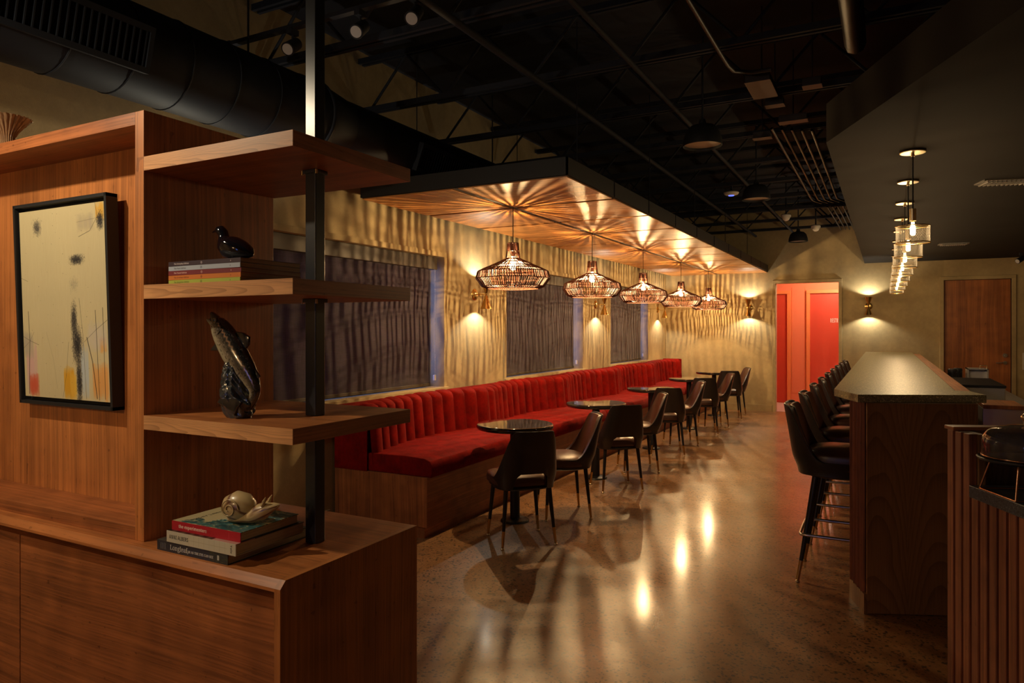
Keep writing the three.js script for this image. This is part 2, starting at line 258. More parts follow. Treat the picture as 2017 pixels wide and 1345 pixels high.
// trims around the passage and the door
{
  const t = structGroup('trim_1'); for (const g of [box(OPX0 - 0.05, OPX0, 0, OPY + 0.05, FZ - 0.01, FZ + 0.028, 'y', 0.004), box(OPX1, OPX1 + 0.05, 0, OPY + 0.05, FZ - 0.01, FZ + 0.028, 'y', 0.004), box(OPX0 - 0.05, OPX1 + 0.05, OPY, OPY + 0.05, FZ - 0.01, FZ + 0.03, 'y', 0.004)]) part('casing', g, M.wall, t);
  const u = structGroup('trim_2'); for (const g of [box(DRX0 - 0.055, DRX0, 0, DRY + 0.055, FZ - 0.12, FZ + 0.022, 'y', 0.004), box(DRX1, DRX1 + 0.055, 0, DRY + 0.055, FZ - 0.12, FZ + 0.022, 'y', 0.004), box(DRX0 - 0.055, DRX1 + 0.055, DRY, DRY + 0.055, FZ - 0.12, FZ + 0.024, 'y', 0.004)]) part('casing', g, M.wall, u);
  const d = structGroup('door_1'); part('door_leaf', box(DRX0 + 0.004, DRX1 - 0.004, 0.008, DRY - 0.004, FZ - 0.10, FZ - 0.055, 'y'), M.door, d);
  part('deadbolt', [cyl(0.03, 0.03, V(1.585, 1.02, FZ - 0.056), V(1.585, 1.02, FZ - 0.035), 20), box(1.575, 1.595, 1.012, 1.028, FZ - 0.036, FZ - 0.012, 'y', 0.003)], M.chrome, d);
  part('handle', [cyl(0.026, 0.026, V(1.585, 0.91, FZ - 0.056), V(1.585, 0.91, FZ - 0.04), 20), cyl(0.009, 0.009, V(1.585, 0.91, FZ - 0.05), V(1.585, 0.91, FZ), 12), tube([V(1.585, 0.91, FZ - 0.002), V(1.54, 0.91, FZ - 0.002), V(1.47, 0.905, FZ - 0.006)], 0.009, 10)], M.chrome, d);
  struct('wall_door_back', box(DRX0 - 0.1, DRX1 + 0.1, 0, DRY + 0.1, FZ - 0.2, FZ - 0.14), M.deck);
}
// restroom passage
{
  const HZ = -14.3;
  struct('wall_passage', [box(OPX0 - 0.75, OPX0 - 0.60, 0, 2.75, HZ, FZ - 0.14), box(0.75, 0.9, 0, 2.75, HZ, FZ - 0.14), box(OPX0 - 0.75, 0.9, 0, 2.75, HZ - 0.15, HZ)], M.coral);
  struct('ceiling_passage', box(OPX0 - 0.75, 0.9, 2.6, 2.75, HZ - 0.15, FZ - 0.14), M.coral);
  struct('floor_passage', box(OPX0 - 0.6, 0.75, -0.01, 0.002, HZ, FZ - 0.07), M.paleTile);
  const mk = (n, x0, x1) => {
    const d = structGroup('door_' + n); const zf = HZ;
    part('door_leaf', box(x0, x1, 0.01, 2.08, zf - 0.002, zf + 0.012), M.red, d);
    for (const g of [box(x0 - 0.065, x0, 0, 2.084, zf, zf + 0.05, 'y', 0.004), box(x1, x1 + 0.065, 0, 2.084, zf, zf + 0.05, 'y', 0.004), box(x0 - 0.065, x1 + 0.065, 2.085, 2.15, zf, zf + 0.05, 'y', 0.004)]) part('casing', g, M.coralTrim, d);
    return d;
  };
  mk(2, -2.42, -1.655); const dr = mk(3, -1.25, -0.42);
  const lt = canvasTex(512, 128, (c, w, h) => { c.fillStyle = '#ffffff'; c.font = 'bold 104px sans-serif'; c.textBaseline = 'middle'; c.save(); c.scale(0.62, 1); let x = 6; for (const ch of 'RESTROOM') { c.fillText(ch, x, h / 2); x += c.measureText(ch).width + 16; } c.restore(); });
  const lm = std({ color: C(0.85, 0.82, 0.76), alphaMap: null, roughness: 0.5, map: lt, transparent: true });
  const lg = new THREE.PlaneGeometry(0.30, 0.13); lg.translate(-0.905 + 0.15, 1.575, HZ + 0.0145); part('lettering', lg, lm, dr);
  part('panel_mould', [box(-1.575, -1.335, 0.2, 0.206, HZ, HZ + 0.008), box(-1.575, -1.569, 0.2, 2.2, HZ, HZ + 0.008), box(-1.341, -1.335, 0.2, 2.2, HZ, HZ + 0.008)], M.coralTrim, dr);
  const l = thing('flush_ceiling_light', 'round white flush light on the restroom passage ceiling', 'ceiling light', [-0.75, 2.6, -13.45]);
  part('diffuser', new THREE.CylinderGeometry(0.17, 0.17, 0.05, 32).translate(0, -0.025, 0), std({ color: C(1, 1, 1), emissive: LAMP.hall, emissiveIntensity: 3 }), l);
  const p = new THREE.PointLight(LAMP.hall, POWER.hall, 0, 2); p.position.set(0, -0.16, 0); p.castShadow = true; p.shadow.radius = 6; l.add(p);
}
// ceiling: deck, bar joists
{
  const c = structGroup('ceiling');
  part('deck', box(WX - TH, RX + TH, DECK, DECK + 0.15, FZ - 0.2, BZ + TH), M.deck, c);
  for (let d = -2.95; d < 12.6; d += 1.02) {
    const gs = []; const z = -d;
    for (const [y, h] of [[3.06, 0.04], [3.44, 0.04]]) for (const o of [-0.035, 0.012]) gs.push(box(WX + 0.01, RX - 0.01, y, y + h, z + o, z + o + 0.022));
    for (let x = WX + 0.1, k = 0; x < RX - 0.4; x += 0.34, k++) { const a = V(x, k % 2 ? 3.45 : 3.08, z), b = V(x + 0.34, k % 2 ? 3.08 : 3.45, z); gs.push(cyl(0.011, 0.011, a, b, 5, true)); }
    part('joist', gs, M.deck, c);
  }
}
// dropped soffit above the bar
struct('ceiling_soffit', prism([[-0.296, 12.68], [-0.296, 4.355], [0.70, 2.166], [3.59, 2.166], [3.59, 12.68]], 2.48, 2.70), M.soffit);

// ================================================================ WOODEN SHELVING UNIT
const TOPY = 0.75, UX = -1.407, D0 = 1.393, DV = -2.055, UL = -3.5, SX = -1.418;
{
  const u = thing('shelving_unit', 'cherry wood shelving unit with low cabinet, open shelves and black steel post', 'shelf unit', [0, 0, 0]);
  const z = (d) => -d;
  // cabinet
  part('countertop', prismTop(), M.shelf, u);
  function prismTop() { // worktop with a chamfered front edge, profile extruded along x
    const s = new THREE.Shape(); s.moveTo(1.948, 0.717); s.lineTo(1.948, TOPY); s.lineTo(1.357, TOPY); s.lineTo(1.338, 0.731); s.lineTo(1.338, 0.722); s.lineTo(1.40, 0.717); s.closePath();
    const g = new THREE.ExtrudeGeometry(s, { depth: UX - 0.022 - UL, bevelEnabled: false }); g.rotateY(PI / 2); // shape x -> -z, extrude -> x
    g.translate(UL, 0, 0); return boxUV(g, 'x');
  }
  { const s = new THREE.Shape(); [[1.948, 0], [1.948, TOPY + 0.0005], [1.357, TOPY + 0.0005], [1.338, 0.731], [1.338, 0]].forEach((q, i) => (i ? s.lineTo(q[0], q[1]) : s.moveTo(q[0], q[1]))); const g = new THREE.ExtrudeGeometry(s, { depth: 0.022, bevelEnabled: false }); g.rotateY(PI / 2); g.translate(UX - 0.022, 0, 0); part('side_panel', boxUV(g, 'y'), M.cherry, u); }
  part('carcass', box(UL, UX - 0.022, 0.08, 0.715, -1.94, -1.40, 'x'), M.cherryH, u);
  for (const [a, b] of [[-2.706, -1.432], [-3.5, -2.709]]) part('drawer_front', box(a + 0.0015, b - 0.0015, 0.06, 0.69, -1.40, -1.366, 'x', 0.0015), M.cherryH, u);
  // upper frame
  part('divider', box(DV - 0.044, DV, TOPY, 2.108, -1.921, -D0, 'y', 0.0015), M.cherry, u);
  part('end_divider', box(UL, UL + 0.044, TOPY, 2.108, -1.921, -D0, 'y', 0.0015), M.cherry, u);
  part('back_panel', box(UL + 0.044, DV - 0.044, TOPY, 2.10, -1.592, -1.572, 'y'), M.cherry, u);
  part('top_board', box(UL + 0.044, DV - 0.044, 2.066, 2.108, -1.921, -D0, 'x', 0.0015), M.cherryH, u);
  part('sill_board', box(UL + 0.044, DV - 0.044, TOPY, 0.792, -1.572, -D0 - 0.001, 'x', 0.0015), M.cherryH, u);
  // open shelves with figured front edges
  for (const y of [1.961, 1.558, 1.148]) { part('shelf', box(DV, SX, y - 0.044, y, -1.926, -D0 - 0.002, 'x', 0.0012), M.shelf, u); part('shelf_edge', box(DV, SX, y - 0.0438, y - 0.0002, -D0 - 0.002, -D0, 'x'), M.edge, u); }
  // steel post standing on the cabinet and reaching the ceiling
  const px0 = -1.605, px1 = -1.562, pz0 = -1.672, pz1 = -1.629;
  for (const [y0, y1] of [[TOPY, 1.104], [1.148, 1.514], [1.558, 1.917], [1.961, DECK]]) part('steel_post', box(px0, px1, y0, y1, pz0, pz1, 'y', 0.003), M.blackSteel, u);
  for (const y of [1.104, 1.514, 1.917]) part('post_collar', box(px0 - 0.006, px1 + 0.006, y - 0.012, y, pz0 - 0.006, pz1 + 0.006, 'y', 0.002), M.blackSteel, u);
  for (const y of [1.514, 1.917]) for (const x of [px0 - 0.008, px1 + 0.008]) part('bolt', cyl(0.004, 0.004, V(x, y - 0.002, pz1 + 0.004), V(x, y - 0.016, pz1 + 0.004), 8), M.brass, u);
}

// ================================================================ DUCT
{
  const d = thing('round_duct', 'large black round ventilation duct hung along the window wall', 'duct', [-3.08, 2.70, 0]);
  const r = 0.215; const mk = (r0, r1, a, b) => cyl(r0, r1, V(0, 0, -a), V(0, 0, -b), 40, false);
  part('duct_pipe', mk(r, r, -3.4, 3.15), M.duct, d); part('reducer', mk(r, 0.18, 3.15, 3.4), M.duct, d); part('branch_pipe', [mk(0.18, 0.18, 3.4, 6.2)], M.duct, d);
  for (let k = -3.2; k < 3.1; k += 0.27) part('seam_ring', new THREE.TorusGeometry(r + 0.001, 0.0035, 6, 40).translate(0, 0, -k), M.duct, d);
  part('end_flange', new THREE.TorusGeometry(r, 0.012, 8, 40).translate(0, 0, -3.15), M.duct, d);
  const grille = (d0, d1, rad, ang) => {
    const g = new THREE.Group(); g.name = 'register'; d.add(g); g.rotation.z = ang;
    part('frame', [box(rad - 0.01, rad + 0.03, -0.10, -0.075, -d1, -d0), box(rad - 0.01, rad + 0.03, 0.075, 0.10, -d1, -d0), box(rad - 0.01, rad + 0.03, -0.10, 0.10, -d0, -d0 + 0.02), box(rad - 0.01, rad + 0.03, -0.10, 0.10, -d1 - 0.02, -d1)], M.duct, g);
    for (let k = d0 + 0.02; k < d1; k += 0.03) part('vane', box(rad + 0.002, rad + 0.022, -0.076, 0.076, -k - 0.003, -k + 0.003), M.duct, g);
  };
  grille(1.35, 1.95, r, -0.25); grille(4.05, 4.75, 0.18, -0.35);
  for (const k of [-2, 0.4, 2.7, 5.4]) part('hanger_rod', cyl(0.006, 0.006, V(0.0, 0.17, -k), V(0.0, DECK - 2.70, -k), 6), M.deck, d);
}

// ================================================================ WOOD CANOPY OVER THE BENCH
const CY = 2.403, CX0 = -3.45, CXM = -2.63, CX1 = -1.79;
{
  const c = thing('ceiling_canopy', 'long suspended wood panel canopy with black edge above the red bench', 'canopy');
  part('black_frame', [box(CX0, CX1, CY - 0.009, CY + 0.11, FZ + 0.01, -4.09), box(CX1, CX1 + 0.012, CY - 0.004, CY + 0.11, FZ + 0.01, -4.078), box(CX0, CX1 + 0.012, CY - 0.004, CY + 0.11, -4.09, -4.078), box(CX0 - 0.012, CX0, CY - 0.004, CY + 0.11, FZ + 0.01, -4.078)], M.blackMatte, c);
  for (let k = 0; k < 10; k++) { const a = 4.09 + 0.86 * k + (k ? 0.024 : 0), b = 4.09 + 0.86 * (k + 1) - (k < 9 ? 0.024 : 0); for (const [x0, x1] of [[CX0, CXM - 0.024], [CXM + 0.024, CX1]]) part('panel', box(x0, x1, CY - 0.016, CY - 0.0085, -b, -a, 'x'), M.ply, c); }
  for (let k = 0; k < 9; k++) { const d = 4.95 + 0.86 * k; part('edge_joint', box(CX1 + 0.012, CX1 + 0.016, CY - 0.002, CY + 0.11, -d - 0.006, -d + 0.006), M.deck, c); }
  for (const d of [4.5, 6.2, 7.9, 9.6, 11.3]) for (const x of [CX0 + 0.2, CX1 - 0.1]) part('hanger_rod', cyl(0.004, 0.004, V(x, CY + 0.11, -d), V(x, DECK, -d), 5), M.deck, c);
}

// ================================================================ WICKER PENDANTS
const PEND = [4.945, 6.66, 8.36, 10.17, 11.97];
function wickerPendant(label) {
  const p = thing('wicker_pendant', label, 'pendant lamp', [0, 0, 0], 0, 'wicker pendant lamps');
  // rows of slanted cane strands between hoops: [radius, height below the shade's top]
  const hoops = [[0.043, 0], [0.047, -0.062], [0.054, -0.122], [0.115, -0.150], [0.178, -0.178], [0.238, -0.204], [0.283, -0.226], [0.297, -0.282], [0.252, -0.345], [0.205, -0.362]];
  const nn = [24, 26, 52, 70, 84, 96, 100, 100, 86];
  const st = [];
  for (let k = 0; k < hoops.length - 1; k++) {
    const [r0, y0] = hoops[k], [r1, y1] = hoops[k + 1], n = nn[k], lean = (k % 2 ? 1 : -1) * 0.32 * 2 * PI / n;
    for (let i = 0; i < n; i++) { const a = i / n * 2 * PI + rr(-0.012, 0.012), b = a + lean + rr(-0.012, 0.012); const w = (k < 2 ? 0.0046 : 0.0042) * rr(0.6, 1.35);
      st.push(cyl(w, w, V(r0 * Math.cos(a), y0, r0 * Math.sin(a)), V(r1 * Math.cos(b), y1, r1 * Math.sin(b)), 4, true)); }
  }
  const g = new THREE.Group(); g.name = 'shade'; p.add(g);
  const sm = part('cane_strands', st, M.cane, g); sm.userData.kind = 'stuff';
  for (const [r, y] of hoops) part('hoop', new THREE.TorusGeometry(r, 0.0034, 5, 40).rotateX(PI / 2).translate(0, y, 0), M.cane, g);
  part('neck_cap', new THREE.CylinderGeometry(0.042, 0.043, 0.006, 24).translate(0, 0.002, 0), M.cane, g);
  part('lamp_holder', new THREE.CylinderGeometry(0.017, 0.019, 0.09, 16).translate(0, -0.06, 0), M.black, p);
  part('bulb', lathe([[0, -0.215], [0.012, -0.213], [0.024, -0.203], [0.03, -0.187], [0.028, -0.168], [0.018, -0.142], [0.013, -0.125], [0.012, -0.105]], 20), M.bulb, p);
  part('cord', new THREE.CylinderGeometry(0.0035, 0.0035, CY - 2.104 - 0.012, 6).translate(0, (CY - 2.104 - 0.012) / 2, 0), M.cord, p);
  for (let k = 0; k < 3; k++) { const l = new THREE.PointLight(LAMP.wicker, POWER.wicker / 3, 0, 2); l.position.set(0, -0.160 - 0.017 * k, 0); l.castShadow = true; l.shadow.radius = 0.12; l.name = 'filament_light'; p.add(l); }   // the tall filament, in three pieces
  return p;
}
{
  const names = ['nearest, largest-looking wicker pendant, closest to the shelving unit', 'second wicker pendant from the shelving unit', 'third and middle wicker pendant above the tables', 'fourth wicker pendant from the shelving unit', 'farthest wicker pendant, beside the far wall'];
  const p0 = wickerPendant(names[0]); p0.position.set(-2.63, 2.104, -PEND[0]);
  for (let k = 1; k < 5; k++) copyThing(p0, names[k], [-2.63, 2.104, -PEND[k]], k * 0.7);
  // another of the same lamps hangs behind the camera: its broken light falls on the cabinet
  const pb = copyThing(p0, 'wicker pendant hanging behind the camera', [-2.05, 2.104, 1.05], 0.4);
  pb.traverse((o) => { if (o.isPointLight) { o.intensity = POWER.wickerBehind / 3; o.shadow.radius = 0.7; } if (o.name === 'cord') { o.scale.y = (3.06 - 2.104) / (CY - 2.104 - 0.012); } });
}

// ================================================================ BANQUETTE
{
  const b = thing('banquette', 'long red velvet channel-tufted banquette on a wooden plinth under the windows', 'bench', [0, 0, 0]);
  const z0 = -3.884, z1 = FZ + 0.1, fx = -2.72;
  part('plinth', box(WX + 0.02, fx - 0.006, 0.075, 0.412, z1, z0 - 0.006, 'z'), M.bench, b);
  part('toe_kick', box(WX + 0.02, fx - 0.03, 0, 0.075, z1, z0 - 0.012, 'z'), M.bench, b);
  const bays = [3.90, 5.58, 7.28, 8.98, 10.68, 12.40];
  for (let k = 0; k < 5; k++) part('seat_cushion', cushion(-bays[k + 1] + 0.004, -bays[k] - 0.004), M.velvet, b);
  function cushion(za, zb) {
    const pr = [[-3.42, 0.412], [fx + 0.01, 0.412], [fx + 0.022, 0.44], [fx + 0.022, 0.49], [fx + 0.004, 0.522], [fx - 0.04, 0.538], [fx - 0.2, 0.545], [-3.42, 0.535]];
    const s = new THREE.Shape(); pr.forEach((q, i) => (i ? s.lineTo(q[0], q[1]) : s.moveTo(q[0], q[1])));
    const g = new THREE.ExtrudeGeometry(s, { depth: zb - za - 0.016, bevelEnabled: true, bevelSize: 0.01, bevelOffset: -0.01, bevelThickness: 0.008, bevelSegments: 2 }); g.translate(0, 0, za + 0.008); return boxUV(toCreasedNormals(g, 0.8), 'z');
  }
  // backs: five shallow curved bays, each of twelve upright channels
  for (let k = 0; k < 5; k++) {
    const a = bays[k], c = bays[k + 1], L = c - a, n = 12, sag = 0.16;
    const px = (t) => -3.20 - sag * (1 - Math.pow(2 * t - 1, 2));
    for (let i = 0; i < n; i++) {
      const t0 = i / n, t1 = (i + 1) / n; const A = V(px(t0), 0, -(a + L * t0)), B = V(px(t1), 0, -(a + L * t1)); const w = B.clone().sub(A), nrm = V(-w.z, 0, w.x).normalize(); if (nrm.x < 0) nrm.negate();
      const top = 0.885 + 0.006 * rnd(), bot = 0.46, bul = 0.052;
      const g = sheet((u, v) => { // v runs up the front and over the top to the wall
        const cr = Math.pow(Math.max(0, 1 - Math.pow(Math.abs(2 * u - 1), 2.3)), 0.55); const q = A.clone().addScaledVector(w, u);
        if (v < 0.72) { const s = v / 0.72; q.y = bot + (top - 0.055 - bot) * s; q.addScaledVector(nrm, bul * cr - 0.06 * s * 0.55 * 0); q.x -= 0.035 * s; }
        else { const s = (v - 0.72) / 0.28 * PI / 2 * 1.15; const R = 0.055; q.y = top - 0.055 + R * Math.sin(Math.min(s, PI / 2)) * (0.86 + 0.14 * cr); q.x -= 0.035; q.addScaledVector(nrm, bul * cr * Math.max(0, Math.cos(s)) - R * (1 - Math.cos(s)) - 0.03 * (1 - cr) * 0.2); }
        return q;
      }, 8, 16);
      const uv = g.attributes.uv, o1 = rnd(), o2 = rnd(); for (let q = 0; q < uv.count; q++) uv.setXY(q, uv.getX(q) * 0.14 + o1, uv.getY(q) * 0.5 + o2);
      part('back_channel', g, M.velvet, b);
    }
    // velvet cap filling the crescent between the curved back and the wall
    const pts = []; for (let i = 0; i <= 12; i++) pts.push([px(i / 12) - 0.06, a + L * i / 12]); pts.push([WX + 0.02, c], [WX + 0.02, a]);
    part('back_cap', prism(pts, 0.42, 0.868), M.velvet, b);
  }
  part('end_panel', box(WX + 0.02, -3.24, 0.412, 0.868, z0 - 0.012, z0 - 0.002), M.velvet, b);
  part('far_end_panel', box(WX + 0.02, -3.21, 0.412, 0.885, -12.46, -12.40, 'y', 0.012), M.velvet, b);
}

// ================================================================ ROUND TABLES
const TAB = [[-2.42, 4.58], [-2.43, 6.25], [-2.45, 8.10], [-2.46, 9.95], [-2.47, 11.65]];
{
  const nm = ['nearest round black table, beside the shelving unit end of the bench', 'second round black table from the shelving unit', 'third, middle round black table along the bench', 'fourth round black table from the shelving unit', 'farthest round black table, by the far wall'];
  const t = thing('round_table', nm[0], 'table', [TAB[0][0], 0, -TAB[0][1]], 0, 'round tables along the bench');
  part('tabletop', lathe([[0, 0.68], [0.27, 0.68], [0.284, 0.686], [0.287, 0.70], [0.284, 0.714], [0.275, 0.719], [0, 0.72]], 64), M.tableTop, t);
  part('under_plate', new THREE.CylinderGeometry(0.13, 0.13, 0.012, 32).translate(0, 0.674, 0), M.black, t);
  part('column', new THREE.CylinderGeometry(0.036, 0.036, 0.65, 24).translate(0, 0.343, 0), M.black, t);
  part('base', lathe([[0, 0.026], [0.04, 0.026], [0.065, 0.021], [0.098, 0.016], [0.105, 0.008], [0.105, 0]], 40), M.black, t);
  for (let k = 1; k < 5; k++) copyThing(t, nm[k], [TAB[k][0], 0, -TAB[k][1]]);
}

// ================================================================ CHAIRS
const planPts = [[-0.205, 0.12], [-0.222, 0.02], [-0.216, -0.09], [-0.185, -0.165], [-0.11, -0.203], [0, -0.21], [0.11, -0.203], [0.185, -0.165], [0.216, -0.09], [0.222, 0.02], [0.205, 0.12]];
const planCurve = new THREE.CatmullRomCurve3(planPts.map((p) => V(p[0], 0, p[1])), false, 'centripetal');
// upholstered shell: plan curve swept up with a falling arm line; off = inset from the outer face
function shell(o) {
  const { y0, top, arm, lean, taper, off, th, cut } = o;
  const at = (u, v, d) => {
    const p = planCurve.getPoint(u), tg = planCurve.getTangent(u); const n = V(-tg.z, 0, tg.x); if (n.dot(V(p.x, 0, p.z)) < 0) n.negate();
    const a = Math.abs(2 * u - 1); // 0 back centre, 1 arm tips
    const hi = arm + (top - arm) * Math.pow(1 - smooth(0.31, 0.74, a), 1.4); const lo = y0 + (cut ? (cut - y0) * (1 - smooth(0.17, 0.27, a)) : 0);
    const y = lo + (hi - lo) * v, h = Math.max(0, (y - y0) / (top - y0));
    const q = p.clone().addScaledVector(n, -d); q.x *= 1 - taper * Math.pow(h, 1.2) * (1 - smooth(0.75, 1, a) * 0.4); q.z -= lean * Math.pow(h, 1.15); q.y = y; const r = 1 - 0.10 * smooth(0.28, 0, h); q.x *= r; q.z *= r;
    return q;
  };
  return { geo: slab((u, v) => at(u, v, off), (u, v) => at(u, v, off + th), 40, 12, 0.9), rim: (d, v) => { const r = []; for (let i = 0; i <= 48; i++) r.push(at(i / 48, v, d)); return r; } };
}
function pad(w, d, y0, y1, dome, z = 0) { // seat cushion, rounded square plan
  return sheet((u, v) => {
    const a = u * 2 * PI, ca = Math.cos(a), sa = Math.sin(a), e = 2 / 3.4; const X = Math.sign(ca) * Math.pow(Math.abs(ca), e) * w / 2, Z = Math.sign(sa) * Math.pow(Math.abs(sa), e) * d / 2;
    const k = [[0, y0], [0.9, y0], [0.985, y0 + 0.012], [1, (y0 + y1) / 2], [0.985, y1 - 0.014], [0.95, y1 - 0.003], [0.80, y1 + dome * 0.45], [0.5, y1 + dome * 0.85], [0.001, y1 + dome]]; const s = v * (k.length - 1), i = Math.min(k.length - 2, Math.floor(s)), t = s - i;
    const r = k[i][0] + (k[i + 1][0] - k[i][0]) * t, y = k[i][1] + (k[i + 1][1] - k[i][1]) * t; return V(X * r, y, Z * r + z);
  }, 40, 16);
}
function flip(g) { const i = g.index.array; for (let k = 0; k < i.length; k += 3) { const t = i[k]; i[k] = i[k + 1]; i[k + 1] = t; } g.computeVertexNormals(); return g; }
function taperedLeg(parent, a, b, r0, r1, ferr) {
  const q = a.clone().lerp(b, 1 - ferr / a.distanceTo(b)); const rm = r0 + (r1 - r0) * (1 - ferr / a.distanceTo(b));
  const leg = part('leg', cyl(r0, rm, a, q, 12), M.black, parent); part('brass_ferrule', cyl(rm + 0.0008, r1, q, V(b.x, 0.012, b.z), 12), M.brass, leg); part('glide', lathe([[0, 0], [0.012, 0], [0.013, 0.004], [0.008, 0.012], [0, 0.014]], 12).translate(b.x, 0, b.z), M.brassPale, leg);
}
function makeChair(label) {
  const c = thing('side_chair', label, 'chair', [0, 0, 0], 0, 'black leather chairs at the round tables');
  const o = shell({ y0: 0.375, top: 0.765, arm: 0.445, lean: 0.085, taper: 0.21, off: 0, th: 0.013, cut: 0.487 }); const n = shell({ y0: 0.38, top: 0.759, arm: 0.442, lean: 0.085, taper: 0.21, off: 0.012, th: 0.024, cut: 0.492 });
  part('outer_shell', o.geo, M.leather, c); part('inner_back', n.geo, M.leatherBrown, c); part('welt', tube(o.rim(0.006, 1), 0.0045, 6, 90), M.leather, c);
  part('seat', flip(pad(0.425, 0.40, 0.385, 0.455, 0.022, 0.035)), M.leatherBrown, c); part('seat_rail', flip(pad(0.40, 0.37, 0.365, 0.392, 0, 0.02)), M.leather, c);
  for (const [x, z] of [[-1, 1], [1, 1], [-1, -1], [1, -1]]) taperedLeg(c, V(x * 0.148, 0.385, z * 0.14 + 0.01), V(x * 0.183, 0, z * 0.17 + 0.005), 0.0165, 0.0085, 0.115);
  return c;
}
// turn: 0 faces the far wall, positive turns towards the windows
{
  const A = [[-2.16, 4.18, 46], [-2.12, 5.95, 40], [-2.21, 7.88, 22], [-2.2, 9.66, 18], [-2.2, 11.42, 16]], B = [[-2.18, 4.93, 127], [-2.215, 6.87, 120], [-2.24, 8.65, 118], [-2.23, 10.47, 118], [-2.27, 12.12, 118]];
  const wh = ['the nearest round table', 'the second round table', 'the third, middle round table', 'the fourth round table', 'the farthest round table'];
  const turn = (a) => PI + a * PI / 180; // local +z is the way the sitter faces
  const c0 = makeChair('black leather chair turned with its back to us at ' + wh[0]); c0.position.set(A[0][0], 0, -A[0][1]); c0.rotation.y = turn(A[0][2]);
  for (let k = 1; k < 5; k++) copyThing(c0, 'black leather chair turned with its back to us at ' + wh[k], [A[k][0], 0, -A[k][1]], turn(A[k][2]));
  for (let k = 0; k < 5; k++) copyThing(c0, 'black leather chair facing the bench on the far side of ' + wh[k], [B[k][0], 0, -B[k][1]], turn(B[k][2]));
}

// ================================================================ BAR
const ANG = 24.5 * PI / 180;
{
  const b = thing('bar_counter', 'long bar with green-grey stone top and wood panelled end', 'bar', [0, 0, 0]);
  part('body', prism([[0.08, 11.0], [0.08, 4.16], [0.40, 4.16], [0.40, 11.0]], 0.0, 1.05), M.walnut, b); part('gable', prism([[-0.15, 4.165], [-0.15, 4.13], [-0.075, 3.92], [0.40, 4.136], [0.40, 4.165]], 0.0, 1.05), M.walnut, b);
  // end panel, angled
  const e = new THREE.Group(); e.name = 'end_panel'; e.position.set(-0.079, 0, -3.902); e.rotation.y = ANG; b.add(e);
  part('veneer', box(0, 0.53, 0.004, 1.05, -0.014, 0, 'y'), M.walnut, e);
  // upright slats on the clipped corner and along the customers' side
  const sl = (x, d, turn, y0 = 0.10) => { const m = part('slat', box(-0.014, 0.014, y0, 1.05, -0.012, 0.012, 'y', 0.003), M.slat, b); m.position.set(x, 0, -d); m.rotation.y = turn; };
  for (let k = 0; k < 4; k++) { const t = (k + 0.5) / 4; sl(-0.088 + (-0.16 + 0.088) * t, 3.915 + (4.125 - 3.915) * t, ANG + PI / 2.0 - 0.7); }
  for (let d = 4.20; d < 10.98; d += 0.046) sl(0.068, d, 0);
  part('corner_plinth', prism([[-0.15, 4.13], [-0.168, 4.12], [-0.093, 3.895], [-0.073, 3.91]], 0, 0.10), M.walnut, b);
  part('worktop', prism([[-0.248, 11.26], [-0.248, 4.234], [-0.121, 3.914], [0.445, 4.185], [0.40, 4.40], [0.33, 4.42], [0.33, 11.26]], 1.05, 1.09, 'z', 0.002), M.stone, b, 'green-grey stone top');
  part('wood_strip', prism([[0.332, 4.425], [0.40, 4.405], [0.40, 10.65], [0.332, 10.65]], 1.052, 1.088, 'z', 0.001), M.shelf, b, 'cherry wood strip along the stone top');
}
// bar stools
{
  const nm = ['nearest bar stool, at the panelled end of the bar', 'second bar stool from the panelled end of the bar', 'third bar stool from the panelled end of the bar', 'fourth bar stool from the panelled end of the bar', 'fifth and middle bar stool along the bar', 'sixth bar stool from the panelled end of the bar', 'seventh bar stool from the panelled end of the bar', 'eighth bar stool, next to the last along the bar', 'farthest bar stool along the bar'];
  const s = thing('bar_stool', 'black leather ' + nm[0], 'bar stool', [-0.255, 0, -4.42], PI / 2, 'bar stools along the bar');
  const o = shell({ y0: 0.60, top: 0.985, arm: 0.675, lean: 0.06, taper: 0.10, off: 0, th: 0.013 }), n = shell({ y0: 0.605, top: 0.978, arm: 0.672, lean: 0.06, taper: 0.10, off: 0.012, th: 0.035 });
  part('outer_shell', o.geo, M.leather, s); part('inner_back', n.geo, M.leatherBrown, s); part('welt', tube(o.rim(0.006, 1), 0.005, 6, 90), M.leather, s); part('inner_welt', tube(n.rim(0.04, 1), 0.004, 6, 90), M.leather, s);
  part('seat', flip(pad(0.40, 0.42, 0.625, 0.725, 0.035, 0.05)), M.leatherBrown, s); part('seat_rail', flip(pad(0.36, 0.34, 0.585, 0.632, 0, 0.02)), M.leather, s);
  const F = []; for (const [x, z] of [[-1, 1], [1, 1], [1, -1], [-1, -1]]) { const a = V(x * 0.12, 0.60, z * 0.10 + 0.01), f = V(x * 0.20, 0, z * 0.18); taperedLeg(s, a, f, 0.019, 0.010, 0.12); F.push(a.clone().lerp(f, 0.56)); }
  const rp = []; const y = F[0].y, R = (x, z) => rp.push(V(x, y, z)); const fx = Math.abs(F[0].x) + 0.02, fz = Math.abs(F[0].z) + 0.02; for (const [sx, sz] of [[-1, 1], [1, 1], [1, -1], [-1, -1]]) { if (sx * sz < 0) { R(sx * fx, sz * (fz - 0.03)); R(sx * (fx - 0.03), sz * fz); } else { R(sx * (fx - 0.03), sz * fz); R(sx * fx, sz * (fz - 0.03)); } }
  part('foot_ring', tube(rp, 0.009, 8, 80, true), M.chrome, s);
  for (let k = 1; k < 9; k++) copyThing(s, 'black leather ' + nm[k], [-0.255, 0, -(4.42 + 0.775 * k)], PI / 2);
}
